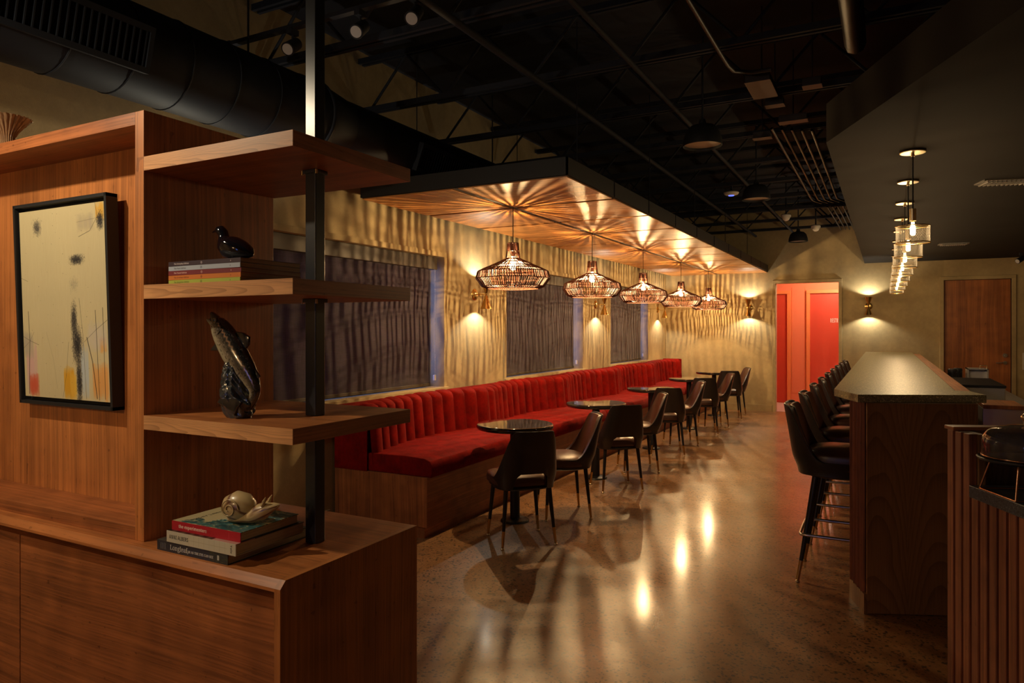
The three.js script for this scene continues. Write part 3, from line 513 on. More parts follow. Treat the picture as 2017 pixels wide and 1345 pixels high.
// bar pendants
{
  const nm = ['nearest, largest-looking', 'second', 'third', 'fourth', 'fifth', 'sixth', 'seventh', 'farthest, eighth'];
  const p = thing('mesh_pendant', 'nearest, largest-looking wire mesh drum pendant above the bar', 'pendant lamp', [0.145, 2.48, -4.80], 0, 'wire mesh drum pendants above the bar');
  part('ceiling_plate', lathe([[0, 0], [0.07, 0], [0.07, -0.012], [0.066, -0.014], [0, -0.014]], 40), M.brassPale, p); part('cord_grip', new THREE.CylinderGeometry(0.008, 0.011, 0.02, 12).translate(0, -0.024, 0), M.brassPale, p);
  part('stem', new THREE.CylinderGeometry(0.0045, 0.0045, 0.33, 8).translate(0, -0.185, 0), M.cord, p); part('lamp_holder', new THREE.CylinderGeometry(0.018, 0.018, 0.072, 20).translate(0, -0.382, 0), M.brassPale, p);
  const top = -0.450, bot = -0.548, r = 0.09, ws = [];
  for (let k = 0; k < 64; k++) for (const d of [1, -1]) { let pv = null; for (let j = 0; j <= 4; j++) { const a = k / 64 * 2 * PI + d * j / 4 * 0.55, y = top + (bot - top) * j / 4, q = V(r * Math.cos(a), y, r * Math.sin(a)); if (pv) ws.push(cyl(0.0006, 0.0006, pv, q, 3, true)); pv = q; } }
  const g = new THREE.Group(); g.name = 'drum_shade'; p.add(g); const w = part('wire_mesh', ws, M.meshWire, g); w.userData.kind = 'stuff';
  for (const y of [top, bot]) part('rim', new THREE.TorusGeometry(r, 0.0035, 6, 48).rotateX(PI / 2).translate(0, y, 0), M.brass, g);
  part('spider', [cyl(0.002, 0.002, V(-r, top, 0), V(r, top, 0), 6), cyl(0.002, 0.002, V(0, top, -r), V(0, top, r), 6), cyl(0.006, 0.006, V(0, top - 0.004, 0), V(0, -0.415, 0), 8)], M.brass, g);
  part('bulb', lathe([[0, -0.505], [0.010, -0.503], [0.0145, -0.495], [0.0145, -0.455], [0.010, -0.445], [0.008, -0.425]], 16), M.bulbBar, p);
  const l = new THREE.PointLight(LAMP.bar, POWER.bar, 0, 2); l.position.set(0, -0.475, 0); l.castShadow = true; l.shadow.radius = 0.7; p.add(l);
  for (let k = 1; k < 8; k++) copyThing(p, nm[k] + ' wire mesh drum pendant above the bar' + (k < 7 ? ', counted from the near end' : ''), [0.145, 2.48, -(4.80 + 0.962 * k)]);
}

// ================================================================ SCONCES
function sconce(label, pos, turn) { // local +z points into the room
  const s = thing('wall_sconce', label, 'wall lamp', pos, turn, 'brass double-cone wall lamps');
  part('wall_plate', lathe([[0, 0.022], [0.02, 0.021], [0.045, 0.014], [0.056, 0.005], [0.057, 0]], 36).rotateX(PI / 2), M.brass, s);
  part('arm', cyl(0.006, 0.006, V(0, 0, 0.018), V(0, 0, 0.125), 10), M.brass, s);
  part('knuckle', new THREE.SphereGeometry(0.013, 14, 10).translate(0, 0, 0.13), M.brass, s);
  for (const d of [1, -1]) {
    const c = part('cone_shade', lathe([[0.013, d * 0.012], [0.022, d * 0.045], [0.058, d * 0.143], [0.0565, d * 0.143], [0.0205, d * 0.045], [0.0, d * 0.03]], 36).translate(0, 0, 0.13), M.brass, s);
    part('bulb', new THREE.SphereGeometry(0.018, 14, 10).translate(0, d * 0.112, 0.13), M.bulbSconce, c);
    const l = new THREE.SpotLight(LAMP.sconce, POWER.sconce, 0, 1.22, 0.22, 2); l.position.set(0, d * 0.122, 0.13); l.target.position.set(0, d * 1.2, 0.13); l.castShadow = true; l.shadow.radius = 0.5; s.add(l); s.add(l.target); l.target.name = 'aim_point';
  }
  return s;
}
sconce('brass double-cone wall lamp hidden behind the shelving unit', [WX, 1.757, -2.64], PI / 2);
sconce('brass double-cone wall lamp between the first and second windows', [WX, 1.757, -5.89], PI / 2);
sconce('brass double-cone wall lamp between the second and third windows', [WX, 1.757, -9.14], PI / 2);
sconce('brass double-cone wall lamp past the third window, near the corner', [WX, 1.757, -12.15], PI / 2);
sconce('brass double-cone wall lamp on the bench side of the red passage', [-2.088, 1.785, FZ], 0);
sconce('brass double-cone wall lamp on the bar side of the red passage', [-0.236, 1.785, FZ], 0);

// ================================================================ SERVICE COUNTER (angled, near right)
{
  const c = thing('service_counter', 'slatted wood service counter with dark speckled stone top in the right foreground', 'counter', [0.21, 0, -2.81], ANG);
  part('carcass', box(0.0, 0.66, 0.0, 0.88, 0.03, 2.0), M.walnut, c); part('end_screen', box(0.0, 0.74, 0.0, 1.08, 0.0, 0.03, 'y'), M.walnut, c); part('screen_cap', box(-0.03, 0.76, 1.08, 1.092, -0.012, 0.045, 'x', 0.002), M.shelf, c);
  part('upper_return', box(0.0, 0.02, 0.88, 1.08, 0.03, 0.135, 'y'), M.walnut, c);
  for (let k = 0; k < 40; k++) { const z = 0.0 + 0.046 * k; part('slat', box(-0.026, -0.001, 0.0, k < 3 ? 1.08 : 0.88, z, z + 0.034, 'y', 0.003), M.slat, c); }
  part('stone_top', box(-0.036, 0.66, 0.881, 0.92, 0.142, 2.0, 'z', 0.003), M.darkStone, c, 'dark speckled stone top');
}
// glass cake dome on its wire stand
{
  const ox = 0.05, oz = 0.285; const w = V(ox, 0, oz).applyAxisAngle(V(0, 1, 0), ANG).add(V(0.21, 0.92, -2.81));
  const d = thing('cake_dome', 'smoked glass cake dome on a copper wire stand on the service counter', 'cake dome', [w.x, w.y, w.z], ANG);
  d.scale.setScalar(1.07); const copper = std({ color: C(0.62, 0.30, 0.16), roughness: 0.22, metalness: 1 });
  const P = 0.080; const st = []; const q = [V(-1, 0, -1), V(1, 0, -1), V(1, 0, 1), V(-1, 0, 1)];
  for (let i = 0; i < 4; i++) { const a = q[i], b = q[(i + 1) % 4]; st.push(cyl(0.0028, 0.0028, V(a.x * P, 0.003, a.z * P), V(b.x * P, 0.003, b.z * P), 8)); st.push(cyl(0.0026, 0.0026, V(a.x * P, 0.003, a.z * P), V(a.x * 0.06, 0.092, a.z * 0.06), 8)); }
  part('wire_stand', st, copper, d);
  part('plate', lathe([[0, 0.092], [0.10, 0.092], [0.115, 0.097], [0.119, 0.103], [0.114, 0.105], [0.10, 0.10], [0, 0.099]], 56), M.black, d);
  const dome = part('glass_dome', lathe([[0.106, 0.106], [0.107, 0.145], [0.103, 0.163], [0.090, 0.179], [0.066, 0.190], [0.036, 0.196], [0.0, 0.198], [0.0, 0.1955], [0.036, 0.1935], [0.065, 0.1875], [0.088, 0.177], [0.1005, 0.162], [0.1045, 0.145], [0.1035, 0.106], [0.106, 0.106]], 64), phy({ color: C(0.62, 0.56, 0.55), roughness: 0.03, transmission: 0.92, thickness: 0.003, ior: 1.5, attenuationColor: C(0.35, 0.25, 0.22), attenuationDistance: 0.01 }), d);
  part('knob', lathe([[0, 0.198], [0.006, 0.199], [0.007, 0.207], [0.013, 0.214], [0.014, 0.222], [0.008, 0.229], [0, 0.231]], 20), M.brassPale, dome); part('copper_band', new THREE.TorusGeometry(0.1065, 0.0022, 8, 64).rotateX(PI / 2).translate(0, 0.109, 0), copper, dome);
  const t = V(0.42, 0, 0.20).applyAxisAngle(V(0, 1, 0), ANG).add(V(0.21, 0.92, -2.81));
  const tr = thing('steel_tray', 'grey steel bin standing behind the cake dome', 'tray', [t.x, t.y, t.z], ANG); part('body', box(-0.16, 0.20, 0, 0.085, -0.01, 0.05, 'y', 0.006), M.grey, tr); part('rim', [box(-0.165, 0.205, 0.085, 0.09, -0.015, 0.055)], M.steel, tr);
}
// work area behind the bar
{
  const t = thing('steel_work_table', 'stainless steel work table standing behind the bar', 'work table', [0.72, 0, -6.6]);
  part('tabletop', box(-0.25, 0.25, 0.83, 0.86, -2.2, 2.0, 'x', 0.003), M.steel, t); for (const [x, z] of [[-0.22, -2.1], [0.22, -2.1], [-0.22, 1.95], [0.22, 1.95]]) part('leg', cyl(0.02, 0.02, V(x, 0.0, z), V(x, 0.83, z), 12), M.steel, t); part('under_shelf', box(-0.24, 0.24, 0.25, 0.27, -2.1, 1.95), M.steel, t);
  const d = thing('drip_tray_box', 'steel box with black ribbed grille top behind the bar', 'drip tray', [0.60, 0.86, -6.42]);
  part('body', box(-0.15, 0.15, 0, 0.14, -0.42, 0.42, 'y', 0.004), M.steel, d); for (let k = 0; k < 16; k++) part('grille_bar', box(-0.155, 0.155, 0.14, 0.158, -0.42 + k * 0.055, -0.42 + k * 0.055 + 0.024, 'x', 0.003), M.black, d);
  const e = thing('steel_caddy', 'small open-fronted steel caddy behind the ribbed drip tray', 'caddy', [0.74, 0.86, -7.66]); part('body', [box(-0.08, 0.08, 0, 0.2, -0.1, -0.09), box(-0.08, -0.07, 0, 0.2, -0.1, 0.1), box(0.07, 0.08, 0, 0.2, -0.1, 0.1), box(-0.08, 0.08, 0.19, 0.2, -0.1, 0.1), box(-0.07, 0.07, 0.0, 0.17, 0.02, 0.03)], M.steel, e); part('handle', tube([V(0.02, 0.2, 0.06), V(0.02, 0.225, 0.06), V(0.07, 0.225, 0.06), V(0.07, 0.2, 0.06)], 0.004, 6), M.brassPale, e);
  for (const [x, l] of [[0.555, 'black plastic canister beside the wood strip, the nearer of two'], [0.61, 'black plastic canister beside the small steel caddy, the farther of two']]) { const k = thing('canister', l, 'canister', [x - 0.02, 0.86, x > 0.6 ? -7.62 : -7.45], 0, 'black canisters behind the bar'); part('body', lathe([[0, 0], [0.032, 0], [0.036, 0.01], [0.036, 0.17], [0.033, 0.175]], 24), M.black, k); part('lid', lathe([[0.037, 0.172], [0.037, 0.19], [0.03, 0.198], [0, 0.2]], 24), M.blackMatte, k); }
  const w = thing('steel_side_shelf', 'small steel drawer shelf hung at the near end behind the bar', 'shelf', [0.56, 0, -4.42]); part('top', box(-0.12, 0.05, 1.015, 1.035, -0.15, 0.16, 'z', 0.002), M.shelf, w); part('bracket', box(-0.12, 0.05, 0.80, 1.014, -0.15, 0.13, 'y', 0.003), M.steel, w); part('support_leg', cyl(0.012, 0.012, V(0.03, 0, -0.1), V(0.03, 0.80, -0.1), 10), M.steel, w);
  const cr = thing('wooden_crate', 'small slatted wooden crate low behind the bar', 'crate', [1.18, 0, -5.9]); for (let k = 0; k < 6; k++) part('slat', box(-0.16, 0.16, 0.06 + k * 0.13, 0.15 + k * 0.13, 0.2, 0.215, 'x', 0.002), M.slat, cr); for (const x of [-0.15, 0.15]) part('corner_post', box(x - 0.012, x + 0.012, 0, 0.84, 0.17, 0.2), M.slat, cr); part('back', box(-0.16, 0.16, 0.02, 0.82, -0.2, -0.19, 'x'), M.slat, cr); part('bottom', box(-0.16, 0.16, 0.02, 0.04, -0.19, 0.2, 'x'), M.slat, cr);
  const nb = thing('notice_board', 'pale cream board on the far wall beyond the brown door', 'board', [2.02, 0.94, FZ + 0.012]); part('panel', box(-0.22, 0.22, -0.12, 0.12, 0, 0.012, 'y', 0.002), M.cream, nb); part('edge', [box(-0.225, 0.225, 0.118, 0.126, 0, 0.016), box(-0.225, 0.225, -0.126, -0.118, 0, 0.016), box(-0.228, -0.218, -0.126, 0.126, 0, 0.016), box(0.218, 0.228, -0.126, 0.126, 0, 0.016)], M.white, nb);
}

// ================================================================ THINGS ON THE SHELVES
// painting
{
  const cv = canvasTex(620, 800, (c, w, h) => {
    c.fillStyle = '#cdbf95'; c.fillRect(0, 0, w, h);
    const sm = (x, y, rw, rh, col, n, a) => { c.fillStyle = col; for (let i = 0; i < n * 14; i++) { const gx = (rnd() + rnd() + rnd() - 1.5) / 1.1, gy = (rnd() + rnd() + rnd() - 1.5) / 1.1; c.globalAlpha = a * rr(0.10, 0.5); c.fillRect(x + gx * rw * 1.25, y + gy * rh * 1.25, rr(0.8, 2.6), rr(1.5, 8)); } for (let i = 0; i < n * 0.15; i++) { c.globalAlpha = a * 0.7; c.fillRect(x + rr(-rw, rw), y + rr(-rh, rh), rr(1, 2), rr(8, 26)); } c.globalAlpha = 1; };
    for (let i = 0; i < 700; i++) { c.globalAlpha = 0.10; c.strokeStyle = rnd() < 0.5 ? '#e0d4ae' : '#b3a67e'; c.lineWidth = rr(1, 5); const x = rnd() * w, y = rnd() * h; c.beginPath(); c.moveTo(x, y); c.lineTo(x + rr(-5, 5), y + rr(20, 90)); c.stroke(); } c.globalAlpha = 1;
    const wash = (x, y, rw, rh, col, a) => { c.fillStyle = col; for (let i = 0; i < 150; i++) { const w2 = rr(3, rw * 0.22), h2 = rh * rr(0.25, 0.8); c.globalAlpha = Math.min(1, a * 0.11); c.fillRect(x + rnd() * (rw - w2), y + rr(-0.1, 1) * (rh - h2) + rr(-10, 10), w2, h2); } c.globalAlpha = 1; };
    wash(15, 560, 90, 240, '#c8a4a0', 0.9); wash(35, 705, 80, 95, '#c8553c', 1.3); wash(300, 670, 80, 130, '#d99a22', 1.6); wash(345, 690, 50, 110, '#e0b040', 1.2); wash(425, 580, 60, 220, '#b4b9c4', 1.1); wash(505, 650, 115, 150, '#dc9a58', 1.3); wash(560, 545, 50, 55, '#e09a3c', 1.2); wash(560, 0, 60, 70, '#d8a040', 1.2); wash(470, 480, 150, 120, '#c3bcb2', 0.8); wash(0, 520, 80, 120, '#a9a58f', 0.8); wash(430, 40, 120, 70, '#aca58a', 0.7);
    sm(135, 70, 26, 26, '#222126', 90, 0.55); sm(590, 70, 18, 26, '#17161a', 120, 0.6); sm(420, 220, 38, 16, '#1b1a1e', 150, 0.6); sm(395, 320, 26, 24, '#6a675e', 40, 0.35); sm(388, 470, 18, 60, '#17161a', 190, 0.6); sm(405, 570, 28, 60, '#141318', 320, 0.7); sm(412, 720, 16, 80, '#15141a', 260, 0.7);
    c.strokeStyle = '#2a2622'; const ln = (p, lw, a = 0.9) => { c.globalAlpha = a; c.lineWidth = lw; c.beginPath(); p.forEach((q, i) => (i ? c.lineTo(q[0], q[1]) : c.moveTo(q[0], q[1]))); c.stroke(); c.globalAlpha = 1; };
    ln([[45, 430], [50, 560], [38, 690], [32, 790]], 3.4, 0.8); ln([[0, 540], [60, 560], [120, 575]], 1.6, 0.6); ln([[0, 590], [50, 560], [85, 520]], 1.4, 0.5); ln([[345, 560], [320, 700], [290, 795]], 1.5, 0.6); ln([[430, 380], [450, 540], [455, 700], [460, 795]], 1.8, 0.7); ln([[475, 540], [510, 640], [535, 790]], 4, 0.9); ln([[540, 430], [545, 600], [550, 795]], 3, 0.9); ln([[590, 420], [592, 600], [590, 790]], 3, 0.85); ln([[455, 560], [540, 510], [620, 470]], 1.4, 0.7); ln([[440, 130], [520, 110], [600, 30]], 1.6, 0.8); ln([[560, 0], [575, 60], [600, 90]], 1.4, 0.8); ln([[430, 70], [600, 60]], 1.2, 0.5); ln([[0, 285], [50, 300]], 1.4, 0.5); ln([[180, 520], [230, 640], [250, 760]], 1, 0.35);
    for (let i = 0; i < 70; i++) { c.globalAlpha = 0.6; c.fillStyle = '#302a26'; c.fillRect(rnd() * w, rnd() * h, rr(1, 4), rr(1, 3)); } c.globalAlpha = 1;
  });
  const p = thing('framed_painting', 'abstract cream painting with dark strokes in a deep black floater frame', 'painting', [-2.727, 1.515, -1.5705]);
  const W = 0.602, H = 0.775; p.rotation.x = 0;
  const fr = new THREE.Group(); fr.name = 'tilted_body'; 
  const lean = 0.026 / H; const hang = (g) => { const q = g.attributes.position; for (let i = 0; i < q.count; i++) q.setZ(i, q.getZ(i) + (q.getY(i) + H / 2) * lean); g.computeVertexNormals(); return g; };
  for (const g of [box(-W / 2, -W / 2 + 0.012, -H / 2, H / 2, 0.001, 0.044), box(W / 2 - 0.012, W / 2, -H / 2, H / 2, 0.001, 0.044), box(-W / 2, W / 2, H / 2 - 0.012, H / 2, 0.001, 0.044), box(-W / 2, W / 2, -H / 2, -H / 2 + 0.012, 0.001, 0.044)]) part('frame_bar', hang(g), M.blackMatte, p);
  part('backing', hang(box(-W / 2 + 0.01, W / 2 - 0.01, -H / 2 + 0.01, H / 2 - 0.01, 0.001, 0.006)), M.blackMatte, p);
  const cg = new THREE.BoxGeometry(W - 0.056, H - 0.056, 0.03).translate(0, 0, 0.02); part('canvas', hang(cg), std({ map: cv, roughness: 0.7 }), p);
}
// books
function book(name, label, cat, group, w, h, d, pos, turn, o) { // w along the spine, d from spine to fore edge
  const b = thing(name, label, cat, pos, turn, group); const t = o.board || 0.0022;
  const paper = std({ map: pageTex, color: o.paper || C(0.62, 0.52, 0.36), roughness: 0.9 });
  part('pages', box(-w / 2 + 0.003, w / 2 - 0.003, t, h - t, -d + 0.003, -t - 0.001), paper, b);
  part('cover_top', box(-w / 2, w / 2, h - t, h, -d, 0, 'x', 0.0006), o.top.isMaterial ? o.top : std({ color: o.top, roughness: 0.5 }), b);
  part('cover_bottom', box(-w / 2, w / 2, 0, t, -d, 0, 'x', 0.0006), std({ color: o.back || o.top, roughness: 0.5 }), b);
  const sg = new THREE.BoxGeometry(w, h - 0.0004, t + 0.001).translate(0, h / 2, -t / 2 + 0.0006); part('spine', sg, std({ map: o.spine, roughness: 0.5 }), b);
  return b;
}
const pageTex = dataTex(64, 256, (u, v) => { const m = 235 - 70 * (pnoise(u, v, 2, 128, 91) > 0.6 ? pnoise(u, v, 2, 128, 92) : 0); return [m, m, m]; }, true, 0.3, 0.05);
{
  const sp = (bg, fg, txt) => canvasTex(1024, 44, (c, w, h) => { c.fillStyle = bg; c.fillRect(0, 0, w, h); c.fillStyle = fg; c.strokeStyle = fg; c.font = 'bold 22px sans-serif'; c.textBaseline = 'middle'; c.fillText(txt, 82, h / 2 + 1); c.lineWidth = 2.4; c.beginPath(); c.arc(484, h / 2, 11, 0, 7); c.stroke(); c.beginPath(); c.moveTo(473, 22); c.lineTo(495, 22); c.moveTo(484, 11); c.lineTo(484, 33); c.stroke(); c.font = 'bold 18px sans-serif'; c.fillText('8', 885, h / 2); });
  const S = [['#a9b64a', '#3c3f1c', 'The Magazine Edition', 'lime-green spined paperback, lowest of the five thin books'], ['#cf7a34', '#5e2f14', 'The Architect Edition', 'orange spined paperback, second from the bottom of the five thin books'], ['#7a2b32', '#dcb9ac', 'The Travel Edition', 'maroon spined paperback, middle of the five thin books'], ['#a9b3c0', '#3a3c46', 'The Plant Edition', 'pale grey spined paperback, second from the top of the five thin books'], ['#3a2a34', '#cfc4c2', 'The Everyday Edition', 'dark plum spined paperback, topmost of the five thin books under the black bird']];
  const cc = [C(0.40, 0.46, 0.08), C(0.6, 0.2, 0.04), C(0.20, 0.03, 0.035), C(0.40, 0.45, 0.52), C(0.045, 0.03, 0.04)];
  S.forEach((s, i) => book('paperback_book', s[3], 'book', 'stack of five thin paperbacks on the middle shelf', 0.324, 0.0142, 0.24, [-1.826 + 0.001 * (i % 3 - 1), 1.558 + 0.0143 * i, -1.432], 0.006 * (i % 3 - 1), { spine: sp(s[0], s[1], s[2]), top: cc[i], board: 0.0007, paper: C(0.52, 0.40, 0.27) }));
}
{
  // three large art books under the stone snail
  const s1 = canvasTex(1024, 96, (c, w, h) => { c.fillStyle = '#33323a'; c.fillRect(0, 0, w, h); for (let i = 0; i < 900; i++) { c.globalAlpha = 0.35; const x = rnd() * w; c.fillStyle = x > 760 ? (rnd() < 0.5 ? '#5c6a2c' : '#23351c') : x > 480 ? (rnd() < 0.6 ? '#26336e' : '#1a2142') : (rnd() < 0.5 ? '#45424a' : '#23222a'); c.fillRect(x, rnd() * h, rr(3, 30), rr(2, 6)); } c.globalAlpha = 1; c.fillStyle = '#d9d6d2'; c.textBaseline = 'middle'; c.font = '62px serif'; c.fillText('Longleaf,', 196, h / 2); c.font = 'bold 30px serif'; c.fillText('FAR AS THE EYE CAN SEE', 438, h / 2 + 6); c.strokeStyle = '#8f8d93'; c.lineWidth = 5; for (const x of [62, 84, 108, 130]) { c.beginPath(); c.moveTo(x, 20); c.quadraticCurveTo(x - 10, 48, x, 78); c.stroke(); } c.fillStyle = '#b9b7ae'; c.fillRect(880, 26, 26, 44); });
  const s2 = canvasTex(1024, 96, (c, w, h) => { c.fillStyle = '#c4bda8'; c.fillRect(0, 0, w, h); c.strokeStyle = '#a9a184'; c.lineWidth = 3; for (let x = 340; x < 900; x += 76) { c.beginPath(); c.moveTo(x, 8); c.lineTo(x, h - 8); c.stroke(); } c.beginPath(); c.moveTo(340, 48); c.lineTo(900, 48); c.stroke(); c.fillStyle = '#1d1b1a'; c.textBaseline = 'middle'; c.font = 'bold 46px sans-serif'; c.fillText('ANNI ALBERS', 40, h / 2); c.save(); c.translate(962, 48); c.rotate(PI / 2); c.font = 'bold 34px sans-serif'; c.textAlign = 'center'; c.fillText('Yale', 0, 0); c.restore(); });
  const s3 = canvasTex(1024, 96, (c, w, h) => { c.fillStyle = '#b01d2c'; c.fillRect(0, 0, w, h); c.fillStyle = '#e8d4c8'; c.textBaseline = 'middle'; c.font = 'bold 48px sans-serif'; c.fillText('the experimenters', 104, h / 2); c.fillStyle = '#7d1420'; c.font = '34px sans-serif'; c.fillText('DIAZ', 520, h / 2); c.strokeStyle = '#d0555c'; c.lineWidth = 3; c.beginPath(); c.moveTo(860, 14); c.lineTo(860, 82); c.stroke(); });
  const cover3 = canvasTex(768, 560, (c, w, h) => { // pale cover whose lower right is a teal wave
    c.fillStyle = '#b9ad86'; c.fillRect(0, 0, w, h); for (let i = 0; i < 1500; i++) { const x = rnd() * w, y = rnd() * h; const k = x / w * 0.95 + y / h * 0.30 + 0.12 * Math.sin(x / 70) - 0.52; if (k > 0) { c.globalAlpha = 0.6; c.fillStyle = ['#1f4a52', '#2c6066', '#17363f', '#40757a'][(rnd() * 4) | 0]; c.beginPath(); c.ellipse(x, y, rr(10, 46), rr(4, 14), rr(-0.6, 0.2), 0, 7); c.fill(); } else if (rnd() < 0.12) { c.globalAlpha = 0.25; c.fillStyle = '#9f946c'; c.fillRect(x, y, rr(6, 40), 3); } } c.globalAlpha = 0.6; c.fillStyle = '#c5c9b4'; for (let i = 0; i < 120; i++) { const t = rnd(); c.beginPath(); c.ellipse(330 + t * 260 + rr(-20, 20), 380 - t * 130 + rr(-30, 30), rr(4, 16), rr(2, 6), 0.3, 0, 7); c.fill(); } c.globalAlpha = 1; c.save(); c.translate(150, 500); c.rotate(-PI / 2); c.fillStyle = '#25231f'; c.font = 'bold 54px monospace'; c.fillText('experimenters', 0, 0); c.restore(); });
  const cover2 = canvasTex(256, 256, (c, w, h) => { c.fillStyle = '#4c4638'; c.fillRect(0, 0, w, h); c.fillStyle = '#221d1a'; for (let x = 0; x < w; x += 32) c.fillRect(x, 120, 18, 136); c.fillStyle = '#b98d84'; c.fillRect(170, 190, 86, 66); });
  const cover1 = canvasTex(256, 256, (c, w, h) => { c.fillStyle = '#3a3a38'; c.fillRect(0, 0, w, h); for (let i = 0; i < 700; i++) { const x = rnd() * w; c.globalAlpha = 0.4; c.fillStyle = x > 170 ? '#62702c' : '#6d6d62'; c.fillRect(x, rnd() * h, 2, rr(6, 30)); } });
  const fit = (t, w, d) => { t.wrapS = t.wrapT = THREE.RepeatWrapping; return t; };
  const coverMat = (t) => std({ map: t, roughness: 0.35 });
  const B = [
    ['grey and blue spined large book, lowest of the three art books', 0.31, 0.031, 0.315, [-1.797, TOPY, -1.368], 0.0, s1, cover1, C(0.03, 0.05, 0.035)],
    ['cream spined art book in the middle of the three large books', 0.298, 0.034, 0.262, [-1.756, TOPY + 0.0312, -1.366], 0.0, s2, cover2, C(0.5, 0.46, 0.36)],
    ['red spined book with teal wave cover, topmost under the stone snail', 0.288, 0.028, 0.226, [-1.752, TOPY + 0.0654, -1.380], 0.02, s3, cover3, C(0.02, 0.04, 0.05)],
  ];
  for (const [label, w, h, d, pos, turn, sp, cov, back] of B) {
    const b = book('art_book', label, 'book', 'stack of three art books on the cabinet', w, h, d, pos, turn, { spine: sp, top: coverMat(cov), back });
    const ct = b.children.find((m) => m.name === 'cover_top'), uv = ct.geometry.attributes.uv, p = ct.geometry.attributes.position; for (let i = 0; i < uv.count; i++) uv.setXY(i, p.getX(i) / w + 0.5, 1 - (p.getZ(i) + d) / d);
  }
}
// black glazed quail
{
  const q = thing('bird_figurine', 'glossy black ceramic bird sitting on the thin book stack', 'figurine', [-1.771, 1.558 + 0.0717, -1.505], 0.06);
  const glaze = phy({ color: C(0.006, 0.006, 0.010), roughness: 0.08, clearcoat: 1, clearcoatRoughness: 0.03 });
  part('body', loft([[0.070, 0.014, 0, 0.001, 0.001], [0.066, 0.016, 0, 0.009, 0.007], [0.052, 0.024, 0, 0.023, 0.019], [0.028, 0.032, 0, 0.034, 0.029], [0.0, 0.038, 0, 0.040, 0.036], [-0.024, 0.044, 0, 0.038, 0.036], [-0.040, 0.054, 0, 0.031, 0.030], [-0.047, 0.066, 0, 0.0225, 0.0215], [-0.050, 0.078, 0, 0.0165, 0.0160], [-0.054, 0.089, 0, 0.0165, 0.0165], [-0.063, 0.098, 0, 0.0165, 0.0160], [-0.074, 0.0995, 0, 0.0125, 0.0120], [-0.083, 0.098, 0, 0.0065, 0.0062], [-0.090, 0.0962, 0, 0.0035, 0.0034], [-0.101, 0.0935, 0, 0.0006, 0.0006]], 28), glaze, q);
  for (const s of [1, -1]) { part('wing', loft([[-0.030, 0.052, s * 0.034, 0.002, 0.004], [-0.008, 0.044, s * 0.039, 0.006, 0.017], [0.024, 0.033, s * 0.034, 0.006, 0.015], [0.046, 0.025, s * 0.025, 0.005, 0.009], [0.060, 0.019, s * 0.014, 0.001, 0.002]], 14), glaze, q); part('eye', new THREE.SphereGeometry(0.003, 10, 8).translate(-0.064, 0.103, s * 0.0150), glaze, q); }
  part('foot_base', loft([[-0.03, 0.003, 0, 0.012, 0.003], [0, 0.003, 0, 0.026, 0.003], [0.03, 0.003, 0, 0.014, 0.003]], 16), glaze, q);
}
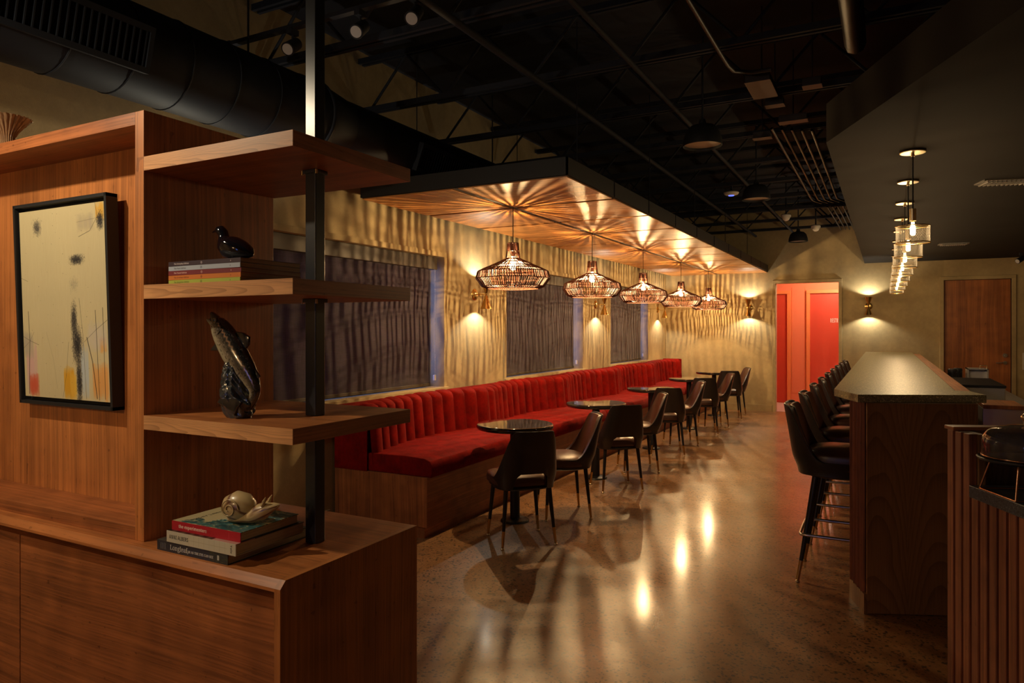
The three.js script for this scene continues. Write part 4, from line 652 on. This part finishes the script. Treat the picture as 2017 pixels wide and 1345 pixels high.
// glazed trout leaping from a rock
{
  const f = thing('fish_figurine', 'glazed ceramic trout leaping upright from a dark rock base on the lower shelf', 'figurine', [-1.735, 1.148, -1.50], 0.10);
  const col = (g, fn) => { const p = g.attributes.position, n = g.attributes.normal, c = new Float32Array(p.count * 3); for (let i = 0; i < p.count; i++) { const r = fn(V(p.getX(i), p.getY(i), p.getZ(i)), V(n.getX(i), n.getY(i), n.getZ(i)), i); c.set(r, i * 3); } g.setAttribute('color', new THREE.BufferAttribute(c, 3)); return g; };
  const glaze = phy({ vertexColors: true, roughness: 0.16, clearcoat: 1, clearcoatRoughness: 0.06 });
  const ax = [[-0.112, 0.301, .012, .016], [-0.104, 0.290, .017, .026], [-0.092, 0.276, .021, .034], [-0.076, 0.256, .025, .040], [-0.058, 0.232, .028, .043], [-0.036, 0.202, .030, .045], [-0.014, 0.174, .029, .043], [0.010, 0.146, .026, .038], [0.030, 0.121, .021, .030], [0.043, 0.099, .016, .023], [0.047, 0.078, .013, .018], [0.040, 0.060, .011, .016], [0.026, 0.046, .011, .020], [0.006, 0.034, .012, .026]];
  const BACK = 1; const cr = new THREE.CatmullRomCurve3(ax.map((a) => V(a[0], a[1], 0))), N = 44, secs = [];
  for (let i = 0; i <= N; i++) { const t = i / N, s = t * (ax.length - 1), k = Math.min(ax.length - 2, Math.floor(s)), u = s - k, p = cr.getPoint(t); secs.push([p.x, p.y, 0, ax[k][2] + (ax[k + 1][2] - ax[k][2]) * u, ax[k][3] + (ax[k + 1][3] - ax[k][3]) * u]); }
  const body = loft(secs, 32); // ring angle: sin = +1 is the back side or belly along the bending plane
  const skin = dataTex(384, 512, (u, L) => { // pale belly, dark speckled back, copper lateral line: the painted glaze
    const a = Math.sin(u * 2 * PI), k = smooth(-0.95, 0.7, a + 0.18 * (pnoise(u, L, 18, 30, 61) - 0.5)); const be = [196, 188, 152], mi = [112, 100, 84], dk = [34, 32, 32];
    const m = k < 0.5 ? k * 2 : (k - 0.5) * 2, A = k < 0.5 ? be : mi, B = k < 0.5 ? mi : dk; const sp = pnoise(u, L, 56, 80, 62) > 0.76 && k > 0.2 ? 0.6 : 1, hi = pnoise(u, L, 70, 96, 63) > 0.84 && k > 0.3 ? 34 : 0;
    const lat = Math.exp(-Math.pow((a - 0.46 + 0.05 * Math.sin(L * 160)) / 0.075, 2)) * smooth(0.1, 0.16, L) * smooth(0.74, 0.66, L) * (0.55 + 0.45 * pnoise(u, L, 30, 120, 64));
    return [0, 1, 2].map((c) => ((A[c] + (B[c] - A[c]) * m) * sp + hi) * (1 - lat) + [176, 128, 92][c] * lat);
  });
  const skinMat = phy({ map: skin, roughness: 0.2, clearcoat: 1, clearcoatRoughness: 0.07 });
  part('fish_body', body, skinMat, f);
  const dk = () => [0.014, 0.014, 0.017];
  const fin = (pts, th, z = 0) => { const s = new THREE.Shape(); pts.forEach((p, i) => (i ? s.lineTo(p[0], p[1]) : s.moveTo(p[0], p[1]))); const g = new THREE.ExtrudeGeometry(s, { depth: th, bevelEnabled: true, bevelSize: 0.002, bevelThickness: 0.002, bevelSegments: 2 }); g.translate(0, 0, z - th / 2); return col(toCreasedNormals(g, 1), dk); };
  part('dorsal_fin', fin([[-0.022, 0.262], [0.005, 0.258], [0.026, 0.246], [0.024, 0.226], [0.014, 0.214], [-0.004, 0.225]], 0.005), glaze, f);
  part('adipose_fin', fin([[0.052, 0.146], [0.066, 0.128], [0.052, 0.118], [0.044, 0.128]], 0.004), glaze, f);
  part('pectoral_fin', fin([[-0.085, 0.232], [-0.108, 0.212], [-0.112, 0.206], [-0.070, 0.206]], 0.005, 0.012), glaze, f);
  { const jaw = phy({ color: C(0.05, 0.045, 0.038), roughness: 0.16, clearcoat: 1 }); const mo = part('mouth', new THREE.SphereGeometry(0.0115, 18, 12).translate(-0.1175, 0.3015, 0), M.black, f);
    part('upper_jaw', loft([[-0.100, 0.292, 0, 0.0175, 0.017], [-0.109, 0.304, 0, 0.0155, 0.0130], [-0.117, 0.314, 0, 0.0125, 0.0085], [-0.122, 0.321, 0, 0.0095, 0.005], [-0.1245, 0.3245, 0, 0.004, 0.002]], 20), jaw, mo);
    part('lower_jaw', loft([[-0.106, 0.284, 0, 0.0165, 0.0135], [-0.119, 0.2885, 0, 0.0140, 0.0090], [-0.131, 0.2945, 0, 0.0105, 0.0055], [-0.140, 0.3010, 0, 0.0065, 0.003], [-0.143, 0.3035, 0, 0.002, 0.001]], 20), phy({ color: C(0.30, 0.27, 0.18), roughness: 0.16, clearcoat: 1 }), mo); }
  for (const s of [1, -1]) { const e = part('eye', new THREE.SphereGeometry(0.0085, 18, 12).scale(1, 1, 0.5).translate(-0.096, 0.298, s * 0.0175), phy({ color: C(0.16, 0.13, 0.07), roughness: 0.1, clearcoat: 1 }), f); part('pupil', new THREE.SphereGeometry(0.0042, 12, 8).scale(1, 1, 0.6).translate(-0.096, 0.298, s * 0.0205), M.black, e); part('gill_ridge', tube([V(-0.076, 0.292, s * 0.0185), V(-0.066, 0.278, s * 0.0235), V(-0.068, 0.263, s * 0.0258), V(-0.081, 0.252, s * 0.0232), V(-0.098, 0.253, s * 0.0150)], 0.0013, 6, 30), M.black, f); }
  const rock = (() => { const g = new THREE.IcosahedronGeometry(1, 18); const p = g.attributes.position; for (let i = 0; i < p.count; i++) { const d = V(p.getX(i), p.getY(i), p.getZ(i)); const h = (d.y + 1) / 2; const ridge = Math.abs(Math.sin(d.x * 6 + d.y * 9) * Math.cos(d.z * 7 - d.y * 6)), fac = 1 - 0.16 * ridge - 0.05 * Math.sin(d.x * 17 + d.z * 13); const y = Math.max(0, h * 0.222 - 0.012); const wx = y < 0.045 ? 0.062 : 0.062 - (y - 0.045) * 0.20, wz = y < 0.045 ? 0.048 : 0.048 - (y - 0.045) * 0.13; const l = Math.hypot(d.x, d.z) || 1; const rad = Math.pow(Math.min(1, l), 0.55); p.setXYZ(i, d.x / l * rad * wx * fac - 0.012 - y * 0.12, y, d.z / l * rad * wz * fac); } g.computeVertexNormals(); return boxUV(toCreasedNormals(g, 0.5), 'y'); })();
  part('rock_base', rock, phy({ color: C(0.022, 0.028, 0.036), roughness: 0.18, clearcoat: 1, clearcoatRoughness: 0.08, bumpMap: grit, bumpScale: 0.0007 }), f);
  part('tail_fin', fin([[0.03, 0.052], [0.012, 0.062], [-0.05, 0.058], [-0.058, 0.048], [-0.03, 0.038], [-0.012, 0.018], [0.004, 0.014], [0.016, 0.036]], 0.008, 0.036), glaze, f);
}
// onyx snail
{
  const s = thing('snail_figurine', 'banded cream onyx stone snail resting on the topmost art book', 'figurine', [-1.685, TOPY + 0.0936, -1.462], 0.25);
  const onyx = dataTex(256, 256, (u, v) => { const n = pnoise(u, v, 4, 4, 101) + 0.5 * pnoise(u, v, 9, 9, 102); const b = Math.pow(Math.abs(Math.sin(9 * (u + n * 0.28) + 3 * v)), 14), d = pnoise(u, v, 3, 5, 104); return [188 - 90 * b + 20 * d, 166 - 104 * b + 16 * d, 116 - 82 * b + 22 * d]; });
  const m = phy({ map: onyx, roughness: 0.35, clearcoat: 0.35, clearcoatRoughness: 0.15 });
  part('shell', loft([[-0.062, 0.030, 0, 0.004, 0.004], [-0.058, 0.034, 0, 0.024, 0.020], [-0.045, 0.042, 0, 0.037, 0.036], [-0.022, 0.047, 0, 0.042, 0.0455], [0.002, 0.045, 0, 0.038, 0.042], [0.022, 0.038, 0, 0.028, 0.030], [0.034, 0.032, 0, 0.012, 0.014], [0.038, 0.030, 0, 0.002, 0.002]], 32), m, s);
  part('spiral_ridge', tube(Array.from({ length: 26 }, (_, i) => { const a = i / 25 * 3.4 * PI, r = 0.031 * (1 - i / 30); return V(-0.024 + r * Math.cos(a), 0.047 + r * Math.sin(a), 0.0385 + 0.004 * (i / 25)); }), 0.0018, 6, 80), m, s);
  part('body', loft([[-0.05, 0.010, 0, 0.012, 0.010], [-0.02, 0.011, 0, 0.024, 0.011], [0.03, 0.022, 0, 0.030, 0.022], [0.060, 0.036, 0, 0.026, 0.025], [0.083, 0.047, 0, 0.019, 0.0175], [0.104, 0.055, 0, 0.011, 0.010], [0.116, 0.058, 0, 0.005, 0.005], [0.119, 0.059, 0, 0.001, 0.001]], 24), m, s);
  for (const z of [0.012, -0.012]) part('tentacle', loft([[0.070, 0.055, z, 0.008, 0.007], [0.076, 0.070, z * 1.2, 0.005, 0.005], [0.083, 0.083, z * 1.4, 0.001, 0.001]], 12), m, s);
}
// ribbed glass vase on top of the unit
{
  const v = thing('ribbed_vase', 'flared ribbed amber glass vase on top of the shelving unit', 'vase', [-2.985, 2.108, -1.46]);
  const prof = [[0.022, 0], [0.024, 0.002], [0.026, 0.05], [0.036, 0.07], [0.06, 0.10], [0.082, 0.124]];
  const rad = (y) => { for (let i = 0; i < prof.length - 1; i++) if (y <= prof[i + 1][1]) { const t = (y - prof[i][1]) / (prof[i + 1][1] - prof[i][1]); return prof[i][0] + (prof[i + 1][0] - prof[i][0]) * t; } return prof[prof.length - 1][0]; };
  const f = (o) => (u, w) => { const y = 0.124 * w, a = u * 2 * PI, r = rad(y) - o + 0.0022 * Math.cos(a * 26) * (0.4 + w); return V(r * Math.cos(a), y, r * Math.sin(a)); };
  part('glass_body', slab(f(0), f(0.003), 156, 14, 1), phy({ color: C(0.30, 0.17, 0.09), roughness: 0.12, clearcoat: 0.8, transmission: 0.35, thickness: 0.003, attenuationColor: C(0.5, 0.25, 0.1), attenuationDistance: 0.01 }), v);
  part('base', new THREE.CylinderGeometry(0.023, 0.023, 0.006, 32).translate(0, 0.003, 0), phy({ color: C(0.30, 0.17, 0.09), roughness: 0.12 }), v);
}

// ================================================================ CEILING FITTINGS
{
  // bell lamps, switched off
  const nm = ['nearest black bell-shaped pendant hanging unlit from the joists', 'middle black bell-shaped pendant hanging unlit from the joists', 'farthest black bell-shaped pendant hanging unlit near the far wall'];
  const b = thing('bell_pendant', nm[0], 'pendant lamp', [-1.175, 2.75, -5.15], 0, 'unlit black bell pendants');
  part('bell_shade', lathe([[0.138, 0], [0.140, 0.004], [0.136, 0.05], [0.118, 0.11], [0.085, 0.145], [0.03, 0.160], [0, 0.161], [0, 0.158], [0.03, 0.156], [0.082, 0.141], [0.114, 0.108], [0.132, 0.05], [0.134, 0.004], [0.138, 0]], 48), M.blackMatte, b); part('inner_diffuser', new THREE.CylinderGeometry(0.131, 0.131, 0.004, 40).translate(0, 0.02, 0), std({ color: C(0.30, 0.22, 0.16), roughness: 0.4 }), b);
  part('stem', new THREE.CylinderGeometry(0.008, 0.008, DECK - 2.75 - 0.16, 8).translate(0, 0.16 + (DECK - 2.91) / 2, 0), M.deck, b); part('neck', new THREE.CylinderGeometry(0.022, 0.03, 0.04, 16).translate(0, 0.175, 0), M.blackMatte, b);
  copyThing(b, nm[1], [-1.175, 2.75, -7.55]); copyThing(b, nm[2], [-1.175, 2.75, -11.5]);
}
{
  // track with spot heads
  const t = thing('lighting_track', 'black lighting track fixed below the joists above the shelving unit', 'track', [-2.4, 3.04, -2.78]); part('rail', box(-0.9, 0.9, 0, 0.022, -0.018, 0.018), M.deck, t); part('end_cap', box(-0.93, -0.9, -0.004, 0.026, -0.02, 0.02), M.deck, t);
  const head = (label, pos, aim, on) => {
    const h = thing('track_spotlight', label, 'spotlight', pos, 0, 'track spotlight heads'); const d = V(...aim).sub(V(...pos)).normalize();
    part('adapter', box(-0.016, 0.016, 0.06, 0.09, -0.03, 0.03), M.deck, h); part('stem', cyl(0.006, 0.006, V(0, 0.02, 0), V(0, 0.065, 0), 8), M.deck, h);
    const a = d.clone().multiplyScalar(-0.05), b = d.clone().multiplyScalar(0.06);
    const body = part('lamp_body', cyl(0.032, 0.036, a, b, 24, false), M.deck, h); part('lens', cyl(0.029, 0.029, b.clone(), b.clone().addScaledVector(d, 0.004), 24), on ? std({ color: C(1, 1, 1), emissive: on.color, emissiveIntensity: 3 }) : std({ color: C(0.55, 0.55, 0.56), roughness: 0.25 }), body); part('bezel', new THREE.TorusGeometry(0.034, 0.003, 6, 28).applyQuaternion(new THREE.Quaternion().setFromUnitVectors(V(0, 0, 1), d)).translate(b.x, b.y, b.z), M.deck, body);
    if (on && on.rod) part('drop_rod', cyl(0.006, 0.006, V(0, 0.085, 0), V(0, DECK - pos[1], 0), 8), M.deck, h);
    if (on) { const l = new THREE.SpotLight(on.color, on.power, 0, on.angle, 0.6, 2); l.position.copy(b).addScaledVector(d, 0.012); l.target.position.copy(d.clone().multiplyScalar(2)); l.target.name = 'aim_point'; l.castShadow = true; l.shadow.radius = 1.2; h.add(l); h.add(l.target); }
    return h;
  };
  head('unlit track spotlight nearest the window wall, behind the steel post', [-2.83, 2.95, -2.78], [-2.6, 2.3, -1.9]); head('unlit track spotlight in the middle of the track', [-2.36, 2.95, -2.78], [-2.1, 2.2, -1.8]); head('unlit track spotlight at the open end of the track', [-2.02, 2.95, -2.78], [-1.75, 2.15, -1.9]);
  // lit head beside the duct, left of the frame
  head('lit spotlight hung beside the duct aimed at the painting', [-2.69, 2.58, -0.49], [-2.62, 1.45, -1.57], { color: LAMP.spotWarm, power: POWER.spotPainting, angle: 1.15, rod: 1.0 });
  const rs = head('black track spotlight under the soffit above the brown door', [1.62, 2.36, -11.6], [0.9, 1.9, -11.0]);
}
{
  const ap = thing('wifi_disc', 'white ceiling disc with a small blue light', 'access point', [-1.56, 2.95, -8.27]); part('disc', lathe([[0, 0], [0.05, 0.002], [0.075, 0.012], [0.085, 0.028], [0.083, 0.04], [0, 0.042]], 40), M.white, ap); part('status_light', new THREE.TorusGeometry(0.028, 0.005, 8, 28).rotateX(PI / 2).translate(0, 0.001, 0), std({ color: C(0.1, 0.15, 0.9), emissive: C(0.10, 0.16, 1), emissiveIntensity: 2.2 }), ap); part('bracket', box(-0.012, 0.012, 0.04, 0.11, -0.012, 0.012), M.deck, ap);
  const cam = (label, pos) => { const c = thing('dome_camera', label, 'camera', pos, 0, 'white dome cameras'); part('housing', lathe([[0.062, 0.03], [0.066, 0.055], [0.06, 0.075], [0, 0.078]], 32), M.white, c); part('dome', new THREE.SphereGeometry(0.052, 24, 12, 0, 2 * PI, PI / 2, PI / 2).translate(0, 0.034, 0), M.white, c); part('bracket', cyl(0.01, 0.01, V(0, 0.075, 0), V(0, DECK - pos[1], 0), 8), M.deck, c); return c; };
  cam('white dome camera hanging between the two farther bell pendants', [-1.22, 2.94, -10.4]); cam('white dome camera hanging near the far wall by the conduits', [-0.895, 2.86, -11.1]);
}
{
  // conduits
  const run = (label, pts, r, mat = M.pipe, group) => solo('conduit_pipe', tube(pts, r, 8, 60), mat, label, 'pipe', group);
  run('single long conduit elbowing near the middle of the ceiling', [V(-0.845, 3.02, 2.5), V(-0.845, 3.02, -2), V(-0.845, 3.02, -4.3), V(-0.82, 3.02, -4.5), V(-0.72, 3.02, -4.56), V(-0.62, 3.02, -4.56)], 0.013);
  for (let k = 0; k < 5; k++) run(['first', 'second', 'third', 'fourth', 'fifth'][k] + ' thin conduit of the five-pipe bundle, counted from the canopy side', [V(-0.80 + k * 0.07, 3.02, -5.9 - k * 0.05), V(-0.80 + k * 0.07, 3.02, -8), V(-0.80 + k * 0.07, 3.02, -9.4), V(-0.72 + k * 0.07, 3.02, -9.7)], 0.012, M.pipe, 'parallel conduits above the bar stools');
  for (let k = 0; k < 4; k++) run(['first', 'second', 'third', 'fourth'][k] + ' thin conduit of the far bundle near the far wall, counted from the canopy side', [V(-0.66 + k * 0.06, 3.0, -9.9), V(-0.64 + k * 0.06, 3.0, -11), V(-0.62 + k * 0.06, 3.0, -12.3)], 0.011, M.pipe, 'far bundle of conduits');
  run('thick pipe running along the ceiling beside the soffit', [V(-0.145, 2.99, 2.5), V(-0.145, 2.99, 0), V(-0.145, 2.99, -4.3)], 0.055);
  run('long dark sprinkler pipe above the canopy edge', [V(-1.95, 3.0, 2), V(-1.95, 3.0, -5), V(-1.95, 3.0, -12.5)], 0.02, M.deck); run('long dark sprinkler pipe over the aisle', [V(-1.35, 3.02, 2), V(-1.35, 3.02, -5), V(-1.35, 3.02, -12.5)], 0.016, M.deck);
  const jb = (label, x, y, d, w, l) => { const b = thing('junction_box', label, 'junction box', [x, y, -d], 0, 'junction boxes on the ceiling'); part('box_body', box(-w / 2, w / 2, 0, 0.05, -l / 2, l / 2, 'y', 0.003), M.pipe, b); part('cover_plate', box(-w / 2 - 0.004, w / 2 + 0.004, -0.003, 0, -l / 2 - 0.004, l / 2 + 0.004), M.pipe, b); part('hanger_rod', cyl(0.005, 0.005, V(0, 0.05, 0), V(0, DECK - y, 0), 6), M.deck, b); };
  jb('large junction box where the single conduit ends', -0.72, 3.0, 4.85, 0.15, 0.36); jb('small junction box beside the large one', -0.69, 3.0, 5.25, 0.12, 0.08); jb('small junction box at the head of the conduit bundle', -0.62, 3.0, 5.72, 0.2, 0.09); jb('lone junction box near the soffit edge', -0.42, 3.0, 4.95, 0.11, 0.09); jb('small junction box near the unlit bell pendant', -0.90, 3.0, 6.1, 0.14, 0.08);
  // soffit grilles
  const gr = (label, x, d, w, turn, h = 0.09) => { const g = thing('air_grille', label, 'vent', [x, 2.48, -d], turn); part('frame', [box(-w / 2, w / 2, -0.010, 0, -h, -h + 0.012), box(-w / 2, w / 2, -0.010, 0, h - 0.012, h), box(-w / 2, -w / 2 + 0.012, -0.010, 0, -h, h), box(w / 2 - 0.012, w / 2, -0.010, 0, -h, h)], M.steel, g); for (let k = 0; k < 13; k++) { const x0 = -w / 2 + 0.024 + k * (w - 0.04) / 13; part('vane', box(x0, x0 + 0.007, -0.022, 0, -h + 0.012, h - 0.012), M.steel, g); } part('backing', box(-w / 2 + 0.01, w / 2 - 0.01, -0.002, -0.0005, -h + 0.01, h - 0.01), M.deck, g); };
  gr('metal air grille in the soffit near the corner of the room', 0.80, 6.1, 0.42, 0.28); gr('small air grille in the soffit toward the brown door', 0.75, 10.25, 0.32, 0.1);
}

scene.traverse((o) => { if (o.isMesh) { o.castShadow = true; o.receiveShadow = true; } });
renderer.render(scene, camera);
